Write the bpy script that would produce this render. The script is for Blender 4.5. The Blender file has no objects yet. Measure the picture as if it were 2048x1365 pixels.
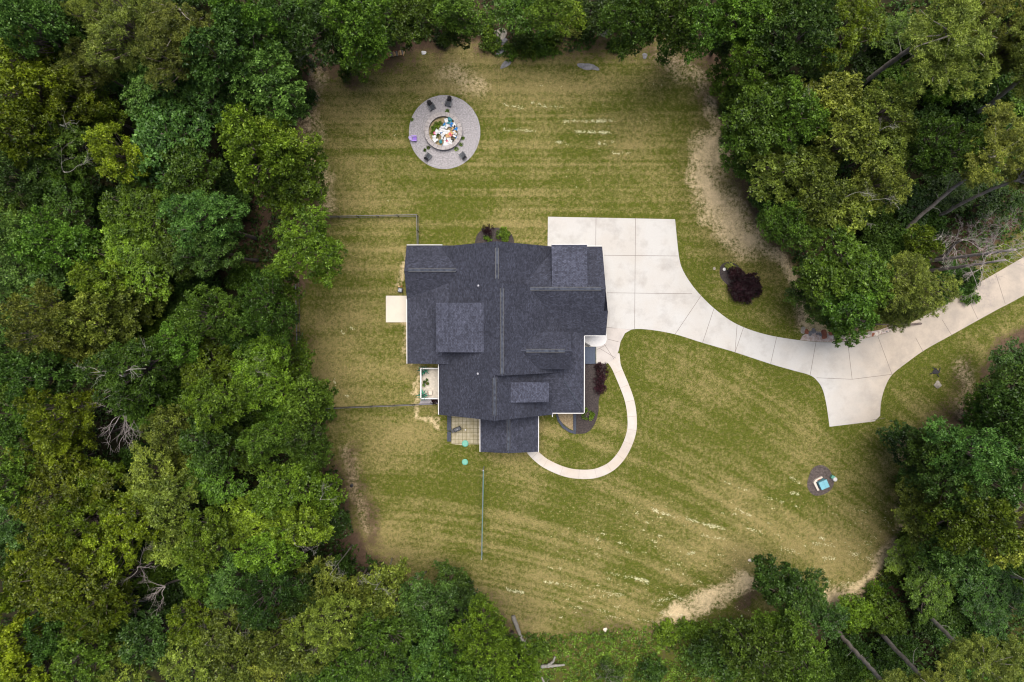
import bpy, math, random
import numpy as np
from mathutils import Vector, Matrix, Euler
R_ = math.radians
scene = bpy.context.scene
COL = scene.collection
random.seed(7); rng = np.random.default_rng(7)

# ------------------------------------------------------------------ camera
H = 85.0; F = 16.5 * H; TILT = R_(1.3); NADX, NADY = 1024.0, 650.5
cam = bpy.data.cameras.new('camera'); camo = bpy.data.objects.new('camera', cam); COL.objects.link(camo)
cam.sensor_width = 36; cam.lens = 36 * F / 2048; cam.clip_end = 3000; cam.clip_start = 0.5
camo.location = (0, 0, H); camo.rotation_euler = (-TILT, 0, 0); scene.camera = camo
def W(px, py, z=0.0):
    dx, dy, dz = (px - 1024) / F, (682.5 - py) / F, -1.0
    c, s = math.cos(-TILT), math.sin(-TILT)
    y, zz = dy * c - dz * s, dy * s + dz * c
    t = (H - z) / -zz
    return Vector((dx * t, y * t, z))
def to_px(X, Y, Z=0.0):
    dz = Z - H; c, s = math.cos(TILT), math.sin(TILT)
    y = Y * c - dz * s; zz = Y * s + dz * c
    return 1024 + F * X / -zz, 682.5 - F * y / -zz
# ------------------------------------------------------------------ light
w = bpy.data.worlds.new('World'); scene.world = w; w.use_nodes = True
nt = w.node_tree; bg = nt.nodes['Background']; sky = nt.nodes.new('ShaderNodeTexSky')
SUN_EL, SUN_AZ = R_(75), R_(3)      # azimuth clockwise from +Y (top of the photo)
sky.sky_type = 'NISHITA'; sky.sun_disc = False; sky.sun_elevation = SUN_EL; sky.sun_rotation = SUN_AZ
sky.air_density = 1.0; sky.dust_density = 4.0; sky.ozone_density = 0.6
nt.links.new(sky.outputs[0], bg.inputs[0]); bg.inputs[1].default_value = 0.062
sl = bpy.data.lights.new('sun', 'SUN'); sl.energy = 2.5; sl.angle = R_(44); sl.color = (1, .965, .91)
so = bpy.data.objects.new('sun', sl); COL.objects.link(so); so.location = (0, 0, 120)
sd = Vector((math.sin(SUN_AZ) * math.cos(SUN_EL), math.cos(SUN_AZ) * math.cos(SUN_EL), math.sin(SUN_EL)))
so.rotation_euler = sd.to_track_quat('Z', 'Y').to_euler()
scene.view_settings.view_transform = 'Standard'; scene.view_settings.look = 'None'
scene.view_settings.exposure = 0.88; scene.view_settings.gamma = 1
scene.render.resolution_x, scene.render.resolution_y = 1024, 682
scene.cycles.filter_width = 1.15; scene.cycles.max_bounces = 5; scene.cycles.diffuse_bounces = 3; scene.cycles.transparent_max_bounces = 4

# ------------------------------------------------------------------ materials
def srgb(r, g, b):
    f = lambda c: ((c / 255) / 12.92) if c < 10 else (((c / 255) + .055) / 1.055) ** 2.4
    return (f(r), f(g), f(b))
def mat(name, col, rough=.8, var=.15, scale=6.0, bump=0.0, metal=0.0, col2=None, detail=6):
    m = bpy.data.materials.new(name); m.use_nodes = True; t = m.node_tree; N = t.nodes; L = t.links
    p = N['Principled BSDF']; p.inputs['Roughness'].default_value = rough; p.inputs['Metallic'].default_value = metal
    tc = N.new('ShaderNodeTexCoord'); n = N.new('ShaderNodeTexNoise'); n.inputs['Scale'].default_value = scale
    n.inputs['Detail'].default_value = detail; n.inputs['Roughness'].default_value = .65
    L.new(tc.outputs['Object'], n.inputs['Vector'])
    mx = N.new('ShaderNodeMix'); mx.data_type = 'RGBA'
    c2 = col2 or tuple(min(1, c * (1 + var)) for c in col)
    c1 = col if col2 else tuple(c * (1 - var) for c in col)
    mx.inputs[6].default_value = (*c1, 1); mx.inputs[7].default_value = (*c2, 1)
    mr = N.new('ShaderNodeMapRange'); mr.inputs[1].default_value = .3; mr.inputs[2].default_value = .7
    L.new(n.outputs['Fac'], mr.inputs[0]); L.new(mr.outputs[0], mx.inputs[0]); L.new(mx.outputs[2], p.inputs['Base Color'])
    if bump:
        b = N.new('ShaderNodeBump'); b.inputs['Strength'].default_value = bump; b.inputs['Distance'].default_value = .03
        L.new(n.outputs['Fac'], b.inputs['Height']); L.new(b.outputs[0], p.inputs['Normal'])
    return m
def leaf_mat(name, c1, c2, c3=None, rough=.5):
    c1 = tuple(c * .75 for c in c1); c2 = tuple(c * k for c, k in zip(c2, (2.15, 2.1, 1.75))); c3 = tuple(c * 1.4 for c in (c3 or c2))
    m = bpy.data.materials.new(name); m.use_nodes = True; t = m.node_tree; N = t.nodes; L = t.links
    p = N['Principled BSDF']; p.inputs['Roughness'].default_value = rough; p.inputs['Specular IOR Level'].default_value = .35
    a = N.new('ShaderNodeAttribute'); a.attribute_name = 'rnd'
    oi = N.new('ShaderNodeObjectInfo')
    tc = N.new('ShaderNodeTexCoord'); n = N.new('ShaderNodeTexNoise'); n.inputs['Scale'].default_value = .8; n.inputs['Detail'].default_value = 4
    L.new(tc.outputs['Object'], n.inputs['Vector'])
    mr = N.new('ShaderNodeMapRange'); mr.inputs[1].default_value = .32; mr.inputs[2].default_value = .68
    L.new(n.outputs['Fac'], mr.inputs[0])
    mm = N.new('ShaderNodeMath'); mm.operation = 'MULTIPLY_ADD'; mm.inputs[1].default_value = .5
    L.new(a.outputs['Fac'], mm.inputs[0])
    m2 = N.new('ShaderNodeMath'); m2.operation = 'MULTIPLY'; m2.inputs[1].default_value = .5
    L.new(mr.outputs[0], m2.inputs[0]); L.new(m2.outputs[0], mm.inputs[2])
    mx = N.new('ShaderNodeMix'); mx.data_type = 'RGBA'; mx.inputs[6].default_value = (*c1, 1); mx.inputs[7].default_value = (*c2, 1)
    pw_ = N.new('ShaderNodeMath'); pw_.operation = 'POWER'; pw_.inputs[1].default_value = 1.55; L.new(mm.outputs[0], pw_.inputs[0]); L.new(pw_.outputs[0], mx.inputs[0])
    # rare young bright leaves
    gt = N.new('ShaderNodeMath'); gt.operation = 'GREATER_THAN'; gt.inputs[1].default_value = .93; L.new(a.outputs['Fac'], gt.inputs[0])
    mx2 = N.new('ShaderNodeMix'); mx2.data_type = 'RGBA'; L.new(gt.outputs[0], mx2.inputs[0]); L.new(mx.outputs[2], mx2.inputs[6])
    mx2.inputs[7].default_value = (*(c3 or tuple(c * 1.9 for c in c2)), 1)
    hs = N.new('ShaderNodeHueSaturation'); mrv = N.new('ShaderNodeMapRange'); mrv.inputs[3].default_value = .62; mrv.inputs[4].default_value = 1.36
    mrh = N.new('ShaderNodeMapRange'); mrh.inputs[3].default_value = .497; mrh.inputs[4].default_value = .522
    L.new(oi.outputs['Random'], mrv.inputs[0]); L.new(mrv.outputs[0], hs.inputs['Value'])
    fr = N.new('ShaderNodeMath'); fr.operation = 'FRACT'; ml = N.new('ShaderNodeMath'); ml.operation = 'MULTIPLY'; ml.inputs[1].default_value = 7.31
    L.new(oi.outputs['Random'], ml.inputs[0]); L.new(ml.outputs[0], fr.inputs[0]); L.new(fr.outputs[0], mrh.inputs[0]); L.new(mrh.outputs[0], hs.inputs['Hue'])
    L.new(mx2.outputs[2], hs.inputs['Color']); L.new(hs.outputs[0], p.inputs['Base Color'])
    tr = N.new('ShaderNodeBsdfTranslucent'); L.new(hs.outputs[0], tr.inputs[0])
    ms = N.new('ShaderNodeMixShader'); ms.inputs[0].default_value = .18
    L.new(p.outputs[0], ms.inputs[1]); L.new(tr.outputs[0], ms.inputs[2]); L.new(ms.outputs[0], N['Material Output'].inputs[0])
    return m
LEAF = {
 'Y': leaf_mat('leaf_yellow_green', (.040, .058, .004), (.160, .205, .010), (.32, .31, .05)),
 'O': leaf_mat('leaf_olive', (.040, .060, .007), (.185, .215, .034), (.34, .35, .10)),
 'G': leaf_mat('leaf_mid_green', (.022, .050, .005), (.100, .165, .018), (.18, .25, .05)),
 'L': leaf_mat('leaf_lime', (.032, .062, .005), (.135, .200, .016), (.22, .27, .04)),
 'B': leaf_mat('leaf_blue_green', (.018, .050, .008), (.090, .158, .030), (.20, .29, .08)),
 'D': leaf_mat('leaf_dark_green', (.012, .030, .005), (.056, .100, .015), (.10, .15, .03)),
 'P': leaf_mat('pine_needles', (.048, .066, .010), (.185, .205, .036), (.28, .27, .10)),
 'R': leaf_mat('leaf_purple', (.018, .007, .010), (.032, .009, .017), (.06, .018, .03)),
 'T': leaf_mat('frond_teal', (.010, .10, .070), (.02, .2, .14)),
 'W': leaf_mat('leaf_pale_lime', (.16, .19, .03), (.30, .33, .08)),
}
WORD = {'Y': 'yellow-green', 'O': 'olive-green', 'G': 'mid-green', 'L': 'bright green', 'B': 'blue-green', 'D': 'dark green', 'P': 'olive'}
M = {}
M['bark'] = mat('bark', (.15, .115, .10), .9, .35, 5, .5)
M['bark_grey'] = mat('bark_grey', (.17, .14, .125), .9, .3, 2.5, .6, col2=(.34, .30, .27))
M['bark_pale'] = mat('bark_pale', (.25, .235, .20), .85, .3, 4, .3)
M['dead'] = mat('dead_wood', (.24, .205, .19), .85, .3, 4, .3)
M['twig'] = mat('dead_twig', (.33, .28, .265), .85, .3, 4, .3)
M['white'] = mat('white_trim', (.60, .58, .57), .5, .04, 3)
M['siding'] = mat('siding', (.55, .54, .50), .7, .05, 2)
M['glass'] = mat('window_glass', (.03, .035, .04), .12, .1, 1)
M['doorw'] = mat('painted_door', (.62, .60, .57), .5, .05, 2)
M['black'] = mat('black_plastic', (.012, .012, .015), .45, .3, 8)
M['chair2'] = mat('charcoal_slats', (.045, .05, .062), .5, .25, 8)
M['darkstone'] = mat('dark_block', (.045, .052, .072), .85, .35, 7, .4)
M['pit'] = mat('pit_stone', (.36, .325, .315), .9, .3, 3, .4)
M['purple'] = mat('purple_plastic', (.30, .17, .62), .45, .1, 4)
M['lilac'] = mat('lilac_plastic', (.66, .55, .86), .45, .08, 4)
M['metal'] = mat('black_metal', (.022, .022, .026), .4, .2, 9, 0, .3)
M['galv'] = mat('grey_metal', (.30, .30, .34), .5, .15, 9, 0, .3)
M['rail'] = mat('fence_rail', (.10, .095, .115), .5, .15, 9, 0, .3)
M['deck'] = mat('deck_wood', (.48, .43, .36), .8, .2, 3, .2)
M['teal'] = mat('teal_lid', (.10, .30, .22), .55, .15, 5)
M['tealnet'] = mat('teal_tape', (.10, .22, .20), .6, .15, 5)
M['net'] = mat('net_cord', (.18, .19, .24), .7, .1, 5)
M['cabinet'] = mat('cabinet_green', (.13, .33, .40), .5, .12, 2.5)
M['cream'] = mat('cream_concrete', (.62, .54, .46), .85, .12, 4, .2)
M['stone'] = mat('pale_rock', (.22, .19, .15), .9, .25, 2.5, .7, col2=(.40, .36, .30))
M['greyrock'] = mat('grey_rock', (.10, .098, .10), .9, .25, 2.5, .7, col2=(.26, .25, .26))
M['charred'] = mat('charred', (.03, .028, .03), .95, .4, 8, .5)
M['rust'] = mat('brick_red', (.25, .09, .05), .9, .3, 8, .3)
M['log1'] = mat('split_wood', (.42, .25, .11), .85, .25, 8, .3)
M['log2'] = mat('weathered_wood', (.22, .20, .17), .9, .25, 8, .3)
M['paper'] = mat('white_paper', (.66, .66, .66), .7, .06, 6)
M['card'] = mat('cardboard', (.58, .36, .17), .8, .12, 6)
M['blue'] = mat('blue_wrap', (.02, .20, .55), .5, .2, 6)
M['teal2'] = mat('teal_wrap', (.03, .20, .24), .5, .2, 6)
M['pink'] = mat('pink_wrap', (.62, .05, .16), .5, .2, 6)
M['clip'] = mat('dry_clippings', (.66, .64, .40), .9, .2, 8)
M['treads'] = mat('tread_blue_grey', (.045, .060, .095), .7, .15, 6)

# ------------------------------------------------------------------ mesh helpers
def tag(o, label=None, cat=None, group=None, kind=None):
    if label: o['label'] = label
    if cat: o['category'] = cat
    if group: o['group'] = group
    if kind: o['kind'] = kind
    return o
def link(name, me, parent=None, m=None):
    o = bpy.data.objects.new(name, me); COL.objects.link(o)
    if parent: o.parent = parent
    if m is not None:
        if len(me.materials) == 0: me.materials.append(m)
        elif me.materials[0] != m:
            o.material_slots[0].link = 'OBJECT'; o.material_slots[0].material = m
    return o
def empty(name, loc=(0, 0, 0), rz=0):
    o = bpy.data.objects.new(name, None); o.empty_display_size = .3; COL.objects.link(o); o.location = loc; o.rotation_euler = (0, 0, rz); return o
class MB:
    def __init__(s): s.v = []; s.f = []; s.uv = []
    def add(s, vs, fs, uvs=None):
        b = len(s.v); s.v += [tuple(v) for v in vs]
        for i, f in enumerate(fs):
            s.f.append([b + k for k in f]); s.uv.append(uvs[i] if uvs else None)
        return s
    def box(s, c, sz, rz=0, rx=0, ry=0):
        h = [a / 2 for a in sz]; mt = Matrix.Translation(c) @ Euler((rx, ry, rz)).to_matrix().to_4x4()
        vs = [mt @ Vector((x * h[0], y * h[1], z * h[2])) for x in (-1, 1) for y in (-1, 1) for z in (-1, 1)]
        return s.add(vs, [(0, 1, 3, 2), (4, 6, 7, 5), (0, 4, 5, 1), (2, 3, 7, 6), (0, 2, 6, 4), (1, 5, 7, 3)])
    def prism(s, poly, z0, z1):
        n = len(poly); vs = [(p[0], p[1], z0) for p in poly] + [(p[0], p[1], z1) for p in poly]
        ar = sum(poly[i][0] * poly[(i + 1) % n][1] - poly[(i + 1) % n][0] * poly[i][1] for i in range(n))
        top = list(range(n, 2 * n)); bot = list(range(n - 1, -1, -1)); sides = [(i, (i + 1) % n, n + (i + 1) % n, n + i) for i in range(n)]
        if ar < 0: top = top[::-1]; bot = bot[::-1]; sides = [q[::-1] for q in sides]
        return s.add(vs, [top, bot] + sides)
    def tube(s, pts, rad, seg=7):
        pts = [Vector(p) for p in pts]; n = len(pts); base = len(s.v)
        up = Vector((0.31, .17, 1)).normalized()
        for i, p in enumerate(pts):
            d = (pts[min(i + 1, n - 1)] - pts[max(i - 1, 0)]).normalized()
            a = d.cross(up); a = a.normalized() if a.length > .05 else d.orthogonal().normalized(); b = d.cross(a)
            r = rad[i] if hasattr(rad, '__len__') else rad
            for k in range(seg):
                t = 2 * math.pi * k / seg; s.v.append(tuple(p + a * (r * math.cos(t)) + b * (r * math.sin(t))))
        for i in range(n - 1):
            for k in range(seg):
                k2 = (k + 1) % seg; s.f.append([base + i * seg + k, base + i * seg + k2, base + (i + 1) * seg + k2, base + (i + 1) * seg + k]); s.uv.append(None)
        s.f.append([base + k for k in range(seg)][::-1]); s.uv.append(None)
        s.f.append([base + (n - 1) * seg + k for k in range(seg)]); s.uv.append(None)
        return s
    def cyl(s, c, r, h, seg=20, r2=None):
        r2 = r if r2 is None else r2
        vs = [(c[0] + r * math.cos(2 * math.pi * k / seg), c[1] + r * math.sin(2 * math.pi * k / seg), c[2]) for k in range(seg)]
        vs += [(c[0] + r2 * math.cos(2 * math.pi * k / seg), c[1] + r2 * math.sin(2 * math.pi * k / seg), c[2] + h) for k in range(seg)]
        return s.add(vs, [list(range(seg))[::-1], list(range(seg, 2 * seg))] + [(k, (k + 1) % seg, seg + (k + 1) % seg, seg + k) for k in range(seg)])
    def mesh(s, name):
        me = bpy.data.meshes.new(name); me.from_pydata(s.v, [], s.f); me.update()
        if any(u for u in s.uv):
            ul = me.uv_layers.new(name='UVMap')
            for p, u in zip(me.polygons, s.uv):
                if u:
                    for li, q in zip(p.loop_indices, u): ul.data[li].uv = q
        return me
    def build(s, name, m, parent=None, bevel=0, smooth=False):
        me = s.mesh(name); o = link(name, me, parent, m)
        if smooth: me.polygons.foreach_set('use_smooth', [True] * len(me.polygons))
        if bevel:
            b = o.modifiers.new('bevel', 'BEVEL'); b.width = bevel; b.segments = 2; b.limit_method = 'ANGLE'
        return o
def quads_mesh(name, V, rnd):
    """V: (n,4,3) array of quads; rnd: per-quad random"""
    n = len(V); me = bpy.data.meshes.new(name)
    me.vertices.add(4 * n); me.vertices.foreach_set('co', V.reshape(-1).astype(np.float32))
    me.loops.add(4 * n); me.loops.foreach_set('vertex_index', np.arange(4 * n, dtype=np.int32))
    me.polygons.add(n); me.polygons.foreach_set('loop_start', np.arange(0, 4 * n, 4, dtype=np.int32))
    me.update(calc_edges=True)
    a = me.attributes.new('rnd', 'FLOAT', 'FACE'); a.data.foreach_set('value', rnd.astype(np.float32))
    return me
def unit(v): return v / (np.linalg.norm(v, axis=-1, keepdims=True) + 1e-9)
def leaf_quads(base, d, L, Wd, g, nrm=None):
    n = len(base); r = unit(g.normal(size=(n, 3)))
    if nrm is not None: r = unit(nrm + r * .62)
    side = unit(np.cross(d, r))
    L = L * g.uniform(.7, 1.25, (n, 1)); Wd = Wd * g.uniform(.75, 1.25, (n, 1))
    droop = np.array([0, 0, -1.0]) * L * .12
    a = base; b = base + d * L * .5 + side * Wd; c = base + d * L + droop; e = base + d * L * .5 - side * Wd
    return np.stack([a, b, c, e], 1)
def puff(g, c, rr, dens, k, L, Wd, flat=.85, low=-.05):
    n = max(4, int(4 * math.pi * rr * rr * .62 * dens)); d = unit(g.normal(size=(n * 2, 3))); d = d[d[:, 2] > low][:n]; n = len(d)
    pos = c + d * rr * g.uniform(.62, 1.08, (n, 1)) * np.array([1, 1, flat])
    dd = np.repeat(d, k, 0); pp = np.repeat(pos, k, 0) + g.normal(size=(n * k, 3)) * .05
    v = unit(dd * .55 + unit(g.normal(size=(n * k, 3))) * .95 + np.array([0, 0, .12]))
    tr = np.repeat(g.uniform(0, 1, n), k) * .35 + g.uniform(0, 1, n * k) * .65
    return leaf_quads(pp, v, L, Wd, g, dd), tr
def crown_data(seed, R, Hh, nl, dens, k, L, Wd, sep=.30, lobe=(.19, .33)):
    g = np.random.default_rng(seed); ph = g.uniform(0, 6.28, 3)
    fr = lambda t: 1 + .17 * math.sin(2 * t + ph[0]) + .15 * math.sin(3 * t + ph[1]) + .12 * math.sin(5 * t + ph[2])
    C = []; tries = 0
    while len(C) < nl and tries < 4000:
        tries += 1; t = g.uniform(0, 6.283); rho = math.sqrt(g.uniform(0, 1)) * .92; r = rho * R * .86 * fr(t)
        p = np.array([r * math.cos(t), r * math.sin(t)])
        if all(np.hypot(*(p - q[:2])) > sep * R for q in C):
            z = Hh * math.sqrt(max(0, 1 - rho * rho * .92)) * g.uniform(.35, 1.15)
            C.append(np.array([p[0], p[1], z, R * g.uniform(*lobe) * (1.12 - .35 * rho)]))
    for i in range(nl // 3):
        t = g.uniform(0, 6.283); r = R * g.uniform(.2, .8) * fr(t) * .9
        C.append(np.array([r * math.cos(t), r * math.sin(t), Hh * g.uniform(-.5, .15), R * g.uniform(.14, .22)]))
    Q = []; Tn = []
    for q in C:
        a, b = puff(g, q[:3], q[3], dens, k, L, Wd); Q.append(a); Tn.append(b)
        for j in range(2):   # satellite tufts break the lobe outline
            dd = unit(g.normal(size=3)); dd[2] = abs(dd[2]) * .5
            a, b = puff(g, q[:3] + dd * q[3] * 1.0, q[3] * g.uniform(.28, .45), dens, k, L, Wd); Q.append(a); Tn.append(b)
    return np.concatenate(Q), np.concatenate(Tn), C
def curve(p0, p1, n, wob, g, sag=0):
    p0, p1 = Vector(p0), Vector(p1); L = (p1 - p0).length; out = []
    o1 = Vector(g.normal(size=3)) * wob * L; o2 = Vector(g.normal(size=3)) * wob * L
    for i in range(n + 1):
        t = i / n; out.append(p0.lerp(p1, t) + o1 * (math.sin(math.pi * t)) + o2 * math.sin(2 * math.pi * t) * .5 + Vector((0, 0, sag * L * math.sin(math.pi * t))))
    return out
def limbs(mb, C, z0, r0, g, frac=.8):
    for q in C[:int(len(C) * frac)]:
        s = Vector((0, 0, z0 + g.uniform(-1.2, .6))); e = Vector(q[:3]) ; 
        pts = curve(s, e, 5, .05, g, -.06); rr = r0 * g.uniform(.3, .5)
        mb.tube(pts, [rr * (1 - .8 * i / 5) for i in range(6)], 5)
# prototypes: crown mesh is local to crown centre; built on a tree whose crown base height is HC
PROTO = {}
def proto(key, seed, R, Hh, nl, dens, k, L, Wd, HC, tr, **kw):
    Q, T, C = crown_data(seed, R, Hh, nl, dens, k, L, Wd, **kw)
    Q = Q + np.array([0, 0, HC]); me = quads_mesh('crown', Q, T)
    me.materials.append(LEAF['G'])
    g = np.random.default_rng(seed + 50); mb = MB()
    top = HC + Hh * .55
    mb.tube(curve((0, 0, -.3), (0, 0, top), 8, .012, g), [tr * (1.25 if i == 0 else 1 - .7 * i / 8) for i in range(9)], 9)
    C2 = [np.array([q[0], q[1], q[2] + HC, q[3]]) for q in C]
    limbs(mb, C2, HC - .12 * HC, tr, g)
    tm = mb.mesh('trunk'); tm.polygons.foreach_set('use_smooth', [True] * len(tm.polygons)); tm.materials.append(M['bark'])
    PROTO[key] = (me, tm, R, HC, Hh)
for i in range(4): proto('l%d' % i, 10 + i, 4.3, 4.6, 64, [10, 6.2][i % 2], 9, [.24, .33][i % 2], [.06, .082][i % 2], 12.5, .26, sep=.185, lobe=(.105, .20))
for i in range(4): proto('m%d' % i, 20 + i, 3.2, 3.6, 42, [12, 7][i % 2], 9, [.22, .31][i % 2], [.056, .078][i % 2], 11.0, .2, sep=.215, lobe=(.13, .235))
for i in range(3): proto('s%d' % i, 30 + i, 2.1, 2.4, 22, 12, 8, .23, .058, 6.0, .12, sep=.27, lobe=(.17, .29))
for i in range(2): proto('p%d' % i, 40 + i, 4.2, 3.8, 84, 11, 13, .24, .03, 14.5, .24, sep=.14, lobe=(.07, .135))
for i in range(2): proto('u%d' % i, 50 + i, 2.4, 1.6, 15, 9, 8, .27, .07, 2.6, .08, sep=.34, lobe=(.26, .42))

drive_px = [(1096,434),(1350,439),(1356,500),(1362,532),(1378,562),(1402,592),(1434,622),(1474,649),(1530,669),(1600,681),(1660,685),(1720,679),(1780,664),(1832,641),(1950,571),(2300,368),(2300,448),(2048,591),(1900,672),(1850,700),(1784,750),(1762,804),(1760,832),(1749,843),(1659,854),(1646,782),(1620,751),(1540,728),(1405,686),(1300,660),(1266,659),(1241,684),(1237,702)]
walk_px = [(1238,747),(1258,798),(1264.5,848),(1254,891),(1222.6,933),(1177,949),(1118,940),(1073,913)]
# ------------------------------------------------------------------ lawn outline (photo pixels at ground level)
LAWN = [(600,215),(612,150),(700,140),(770,105),(850,92),(1000,85),(1180,85),(1290,80),(1360,88),(1415,130),(1448,200),(1446,260),(1475,325),(1515,400),(1545,460),(1590,500),(1608,560),(1618,610),(1650,640),(1740,640),(1830,625),(1900,580),(1960,520),(2100,430),(2100,610),(2020,660),(1985,700),(1950,770),(1905,830),(1860,860),(1800,875),(1795,905),(1815,960),(1812,1040),(1800,1100),(1740,1175),(1650,1210),(1560,1225),(1450,1225),(1400,1245),(1300,1250),(1180,1255),(1090,1280),(1030,1240),(960,1215),(880,1185),(800,1160),(735,1110),(715,1050),(690,980),(665,900),(645,830),(615,780),(604,740),(596,660),(598,600),(630,550),(655,450),(640,400),(622,330),(618,260)]
def in_poly(x, y, P):
    x = np.asarray(x, float); y = np.asarray(y, float); c = np.zeros(x.shape, bool); n = len(P)
    for i in range(n):
        x1, y1 = P[i]; x2, y2 = P[(i + 1) % n]
        if y1 == y2: continue
        k = ((y1 > y) != (y2 > y)) & (x < (x2 - x1) * (y - y1) / (y2 - y1) + x1); c ^= k
    return c
def seg_dist(x, y, P, closed=True):
    d = np.full(np.shape(x), 1e9); n = len(P)
    for i in range(n if closed else n - 1):
        x1, y1 = P[i]; x2, y2 = P[(i + 1) % n]; vx, vy = x2 - x1, y2 - y1
        t = np.clip(((x - x1) * vx + (y - y1) * vy) / (vx * vx + vy * vy + 1e-9), 0, 1)
        d = np.minimum(d, np.hypot(x - x1 - t * vx, y - y1 - t * vy))
    return d
def vnoise(x, y, seed):
    g = np.random.default_rng(seed); T = g.uniform(0, 1, (256, 256)); xi = np.floor(x).astype(int); yi = np.floor(y).astype(int)
    fx = x - xi; fy = y - yi; fx = fx * fx * (3 - 2 * fx); fy = fy * fy * (3 - 2 * fy)
    a = T[xi % 256, yi % 256]; b = T[(xi + 1) % 256, yi % 256]; c = T[xi % 256, (yi + 1) % 256]; d = T[(xi + 1) % 256, (yi + 1) % 256]
    return (a * (1 - fx) + b * fx) * (1 - fy) + (c * (1 - fx) + d * fx) * fy
def fbm(x, y, seed, o=4):
    s = 0; a = 1; t = 0
    for i in range(o): s = s + a * vnoise(x * 2 ** i + 37.1 * i, y * 2 ** i + 11.7 * i, seed + i); t += a; a *= .55
    return s / t
# ------------------------------------------------------------------ ground material (albedo driven by painted ground cover: dry / litter / bare)
def ground_mat():
    m = bpy.data.materials.new('ground_cover'); m.use_nodes = True; t = m.node_tree; N = t.nodes; L = t.links
    p = N['Principled BSDF']; p.inputs['Roughness'].default_value = .95; p.inputs['Specular IOR Level'].default_value = .1
    a = N.new('ShaderNodeAttribute'); a.attribute_name = 'cover'; sp = N.new('ShaderNodeSeparateColor'); L.new(a.outputs['Color'], sp.inputs[0])
    tc = N.new('ShaderNodeTexCoord')
    def noise(sc, det, ro=.6):
        n = N.new('ShaderNodeTexNoise'); n.inputs['Scale'].default_value = sc; n.inputs['Detail'].default_value = det; n.inputs['Roughness'].default_value = ro
        L.new(tc.outputs['Object'], n.inputs['Vector']); return n
    n1 = noise(2.6, 8, .82); n2 = noise(1.1, 5, .65); n3 = noise(9, 3, .7)
    n3c = None
    def math_(op, x, y=None, z=None, cl=False):
        q = N.new('ShaderNodeMath'); q.operation = op; q.use_clamp = cl
        for i, v in enumerate((x, y, z)):
            if v is None: continue
            if isinstance(v, (int, float)): q.inputs[i].default_value = v
            else: L.new(v, q.inputs[i])
        return q.outputs[0]
    def mix(f, c1, c2):
        q = N.new('ShaderNodeMix'); q.data_type = 'RGBA'
        if isinstance(f, (int, float)): q.inputs[0].default_value = f
        else: L.new(f, q.inputs[0])
        for i, c in ((6, c1), (7, c2)):
            if isinstance(c, tuple): q.inputs[i].default_value = (*c, 1)
            else: L.new(c, q.inputs[i])
        return q.outputs[2]
    d1 = math_('MULTIPLY', math_('SUBTRACT', n1.outputs['Fac'], .5), 3.2)
    d2 = math_('MULTIPLY', math_('SUBTRACT', n2.outputs['Fac'], .5), .5)
    d = math_('ADD', d1, d2)
    n3c = math_('MULTIPLY_ADD', math_('SUBTRACT', n3.outputs['Fac'], .5), 2.6, .45, cl=True)
    tan = math_('ADD', sp.outputs['Red'], math_('MULTIPLY', d, 1.45), cl=True)
    green = mix(n3c, (.032, .050, .006), (.124, .131, .018))
    dry = mix(n3c, (.125, .100, .034), (.360, .295, .125))
    c = mix(tan, green, dry)
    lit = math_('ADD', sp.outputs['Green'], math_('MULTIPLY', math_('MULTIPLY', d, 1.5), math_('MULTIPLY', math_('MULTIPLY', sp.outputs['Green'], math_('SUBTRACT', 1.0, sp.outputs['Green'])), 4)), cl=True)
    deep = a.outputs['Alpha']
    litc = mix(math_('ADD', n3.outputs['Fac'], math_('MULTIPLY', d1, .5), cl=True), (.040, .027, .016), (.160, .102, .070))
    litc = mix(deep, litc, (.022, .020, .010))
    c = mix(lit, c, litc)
    bar = math_('ADD', sp.outputs['Blue'], math_('MULTIPLY', math_('MULTIPLY', d, 1.7), math_('MULTIPLY', math_('MULTIPLY', sp.outputs['Blue'], math_('SUBTRACT', 1.0, sp.outputs['Blue'])), 4)), cl=True)
    barc = mix(n3.outputs['Fac'], (.36, .265, .14), (.80, .64, .40))
    c = mix(bar, c, barc)
    vb = N.new('ShaderNodeHueSaturation'); nv = noise(2.0, 8, .8); L.new(math_('MULTIPLY_ADD', nv.outputs['Fac'], 1.5, .25), vb.inputs['Value']); L.new(c, vb.inputs['Color']); c = vb.outputs[0]
    L.new(c, p.inputs['Base Color'])
    b = N.new('ShaderNodeBump'); b.inputs['Strength'].default_value = .7; b.inputs['Distance'].default_value = .06; L.new(n1.outputs['Fac'], b.inputs['Height']); L.new(b.outputs[0], p.inputs['Normal'])
    return m
GM = ground_mat()
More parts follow.
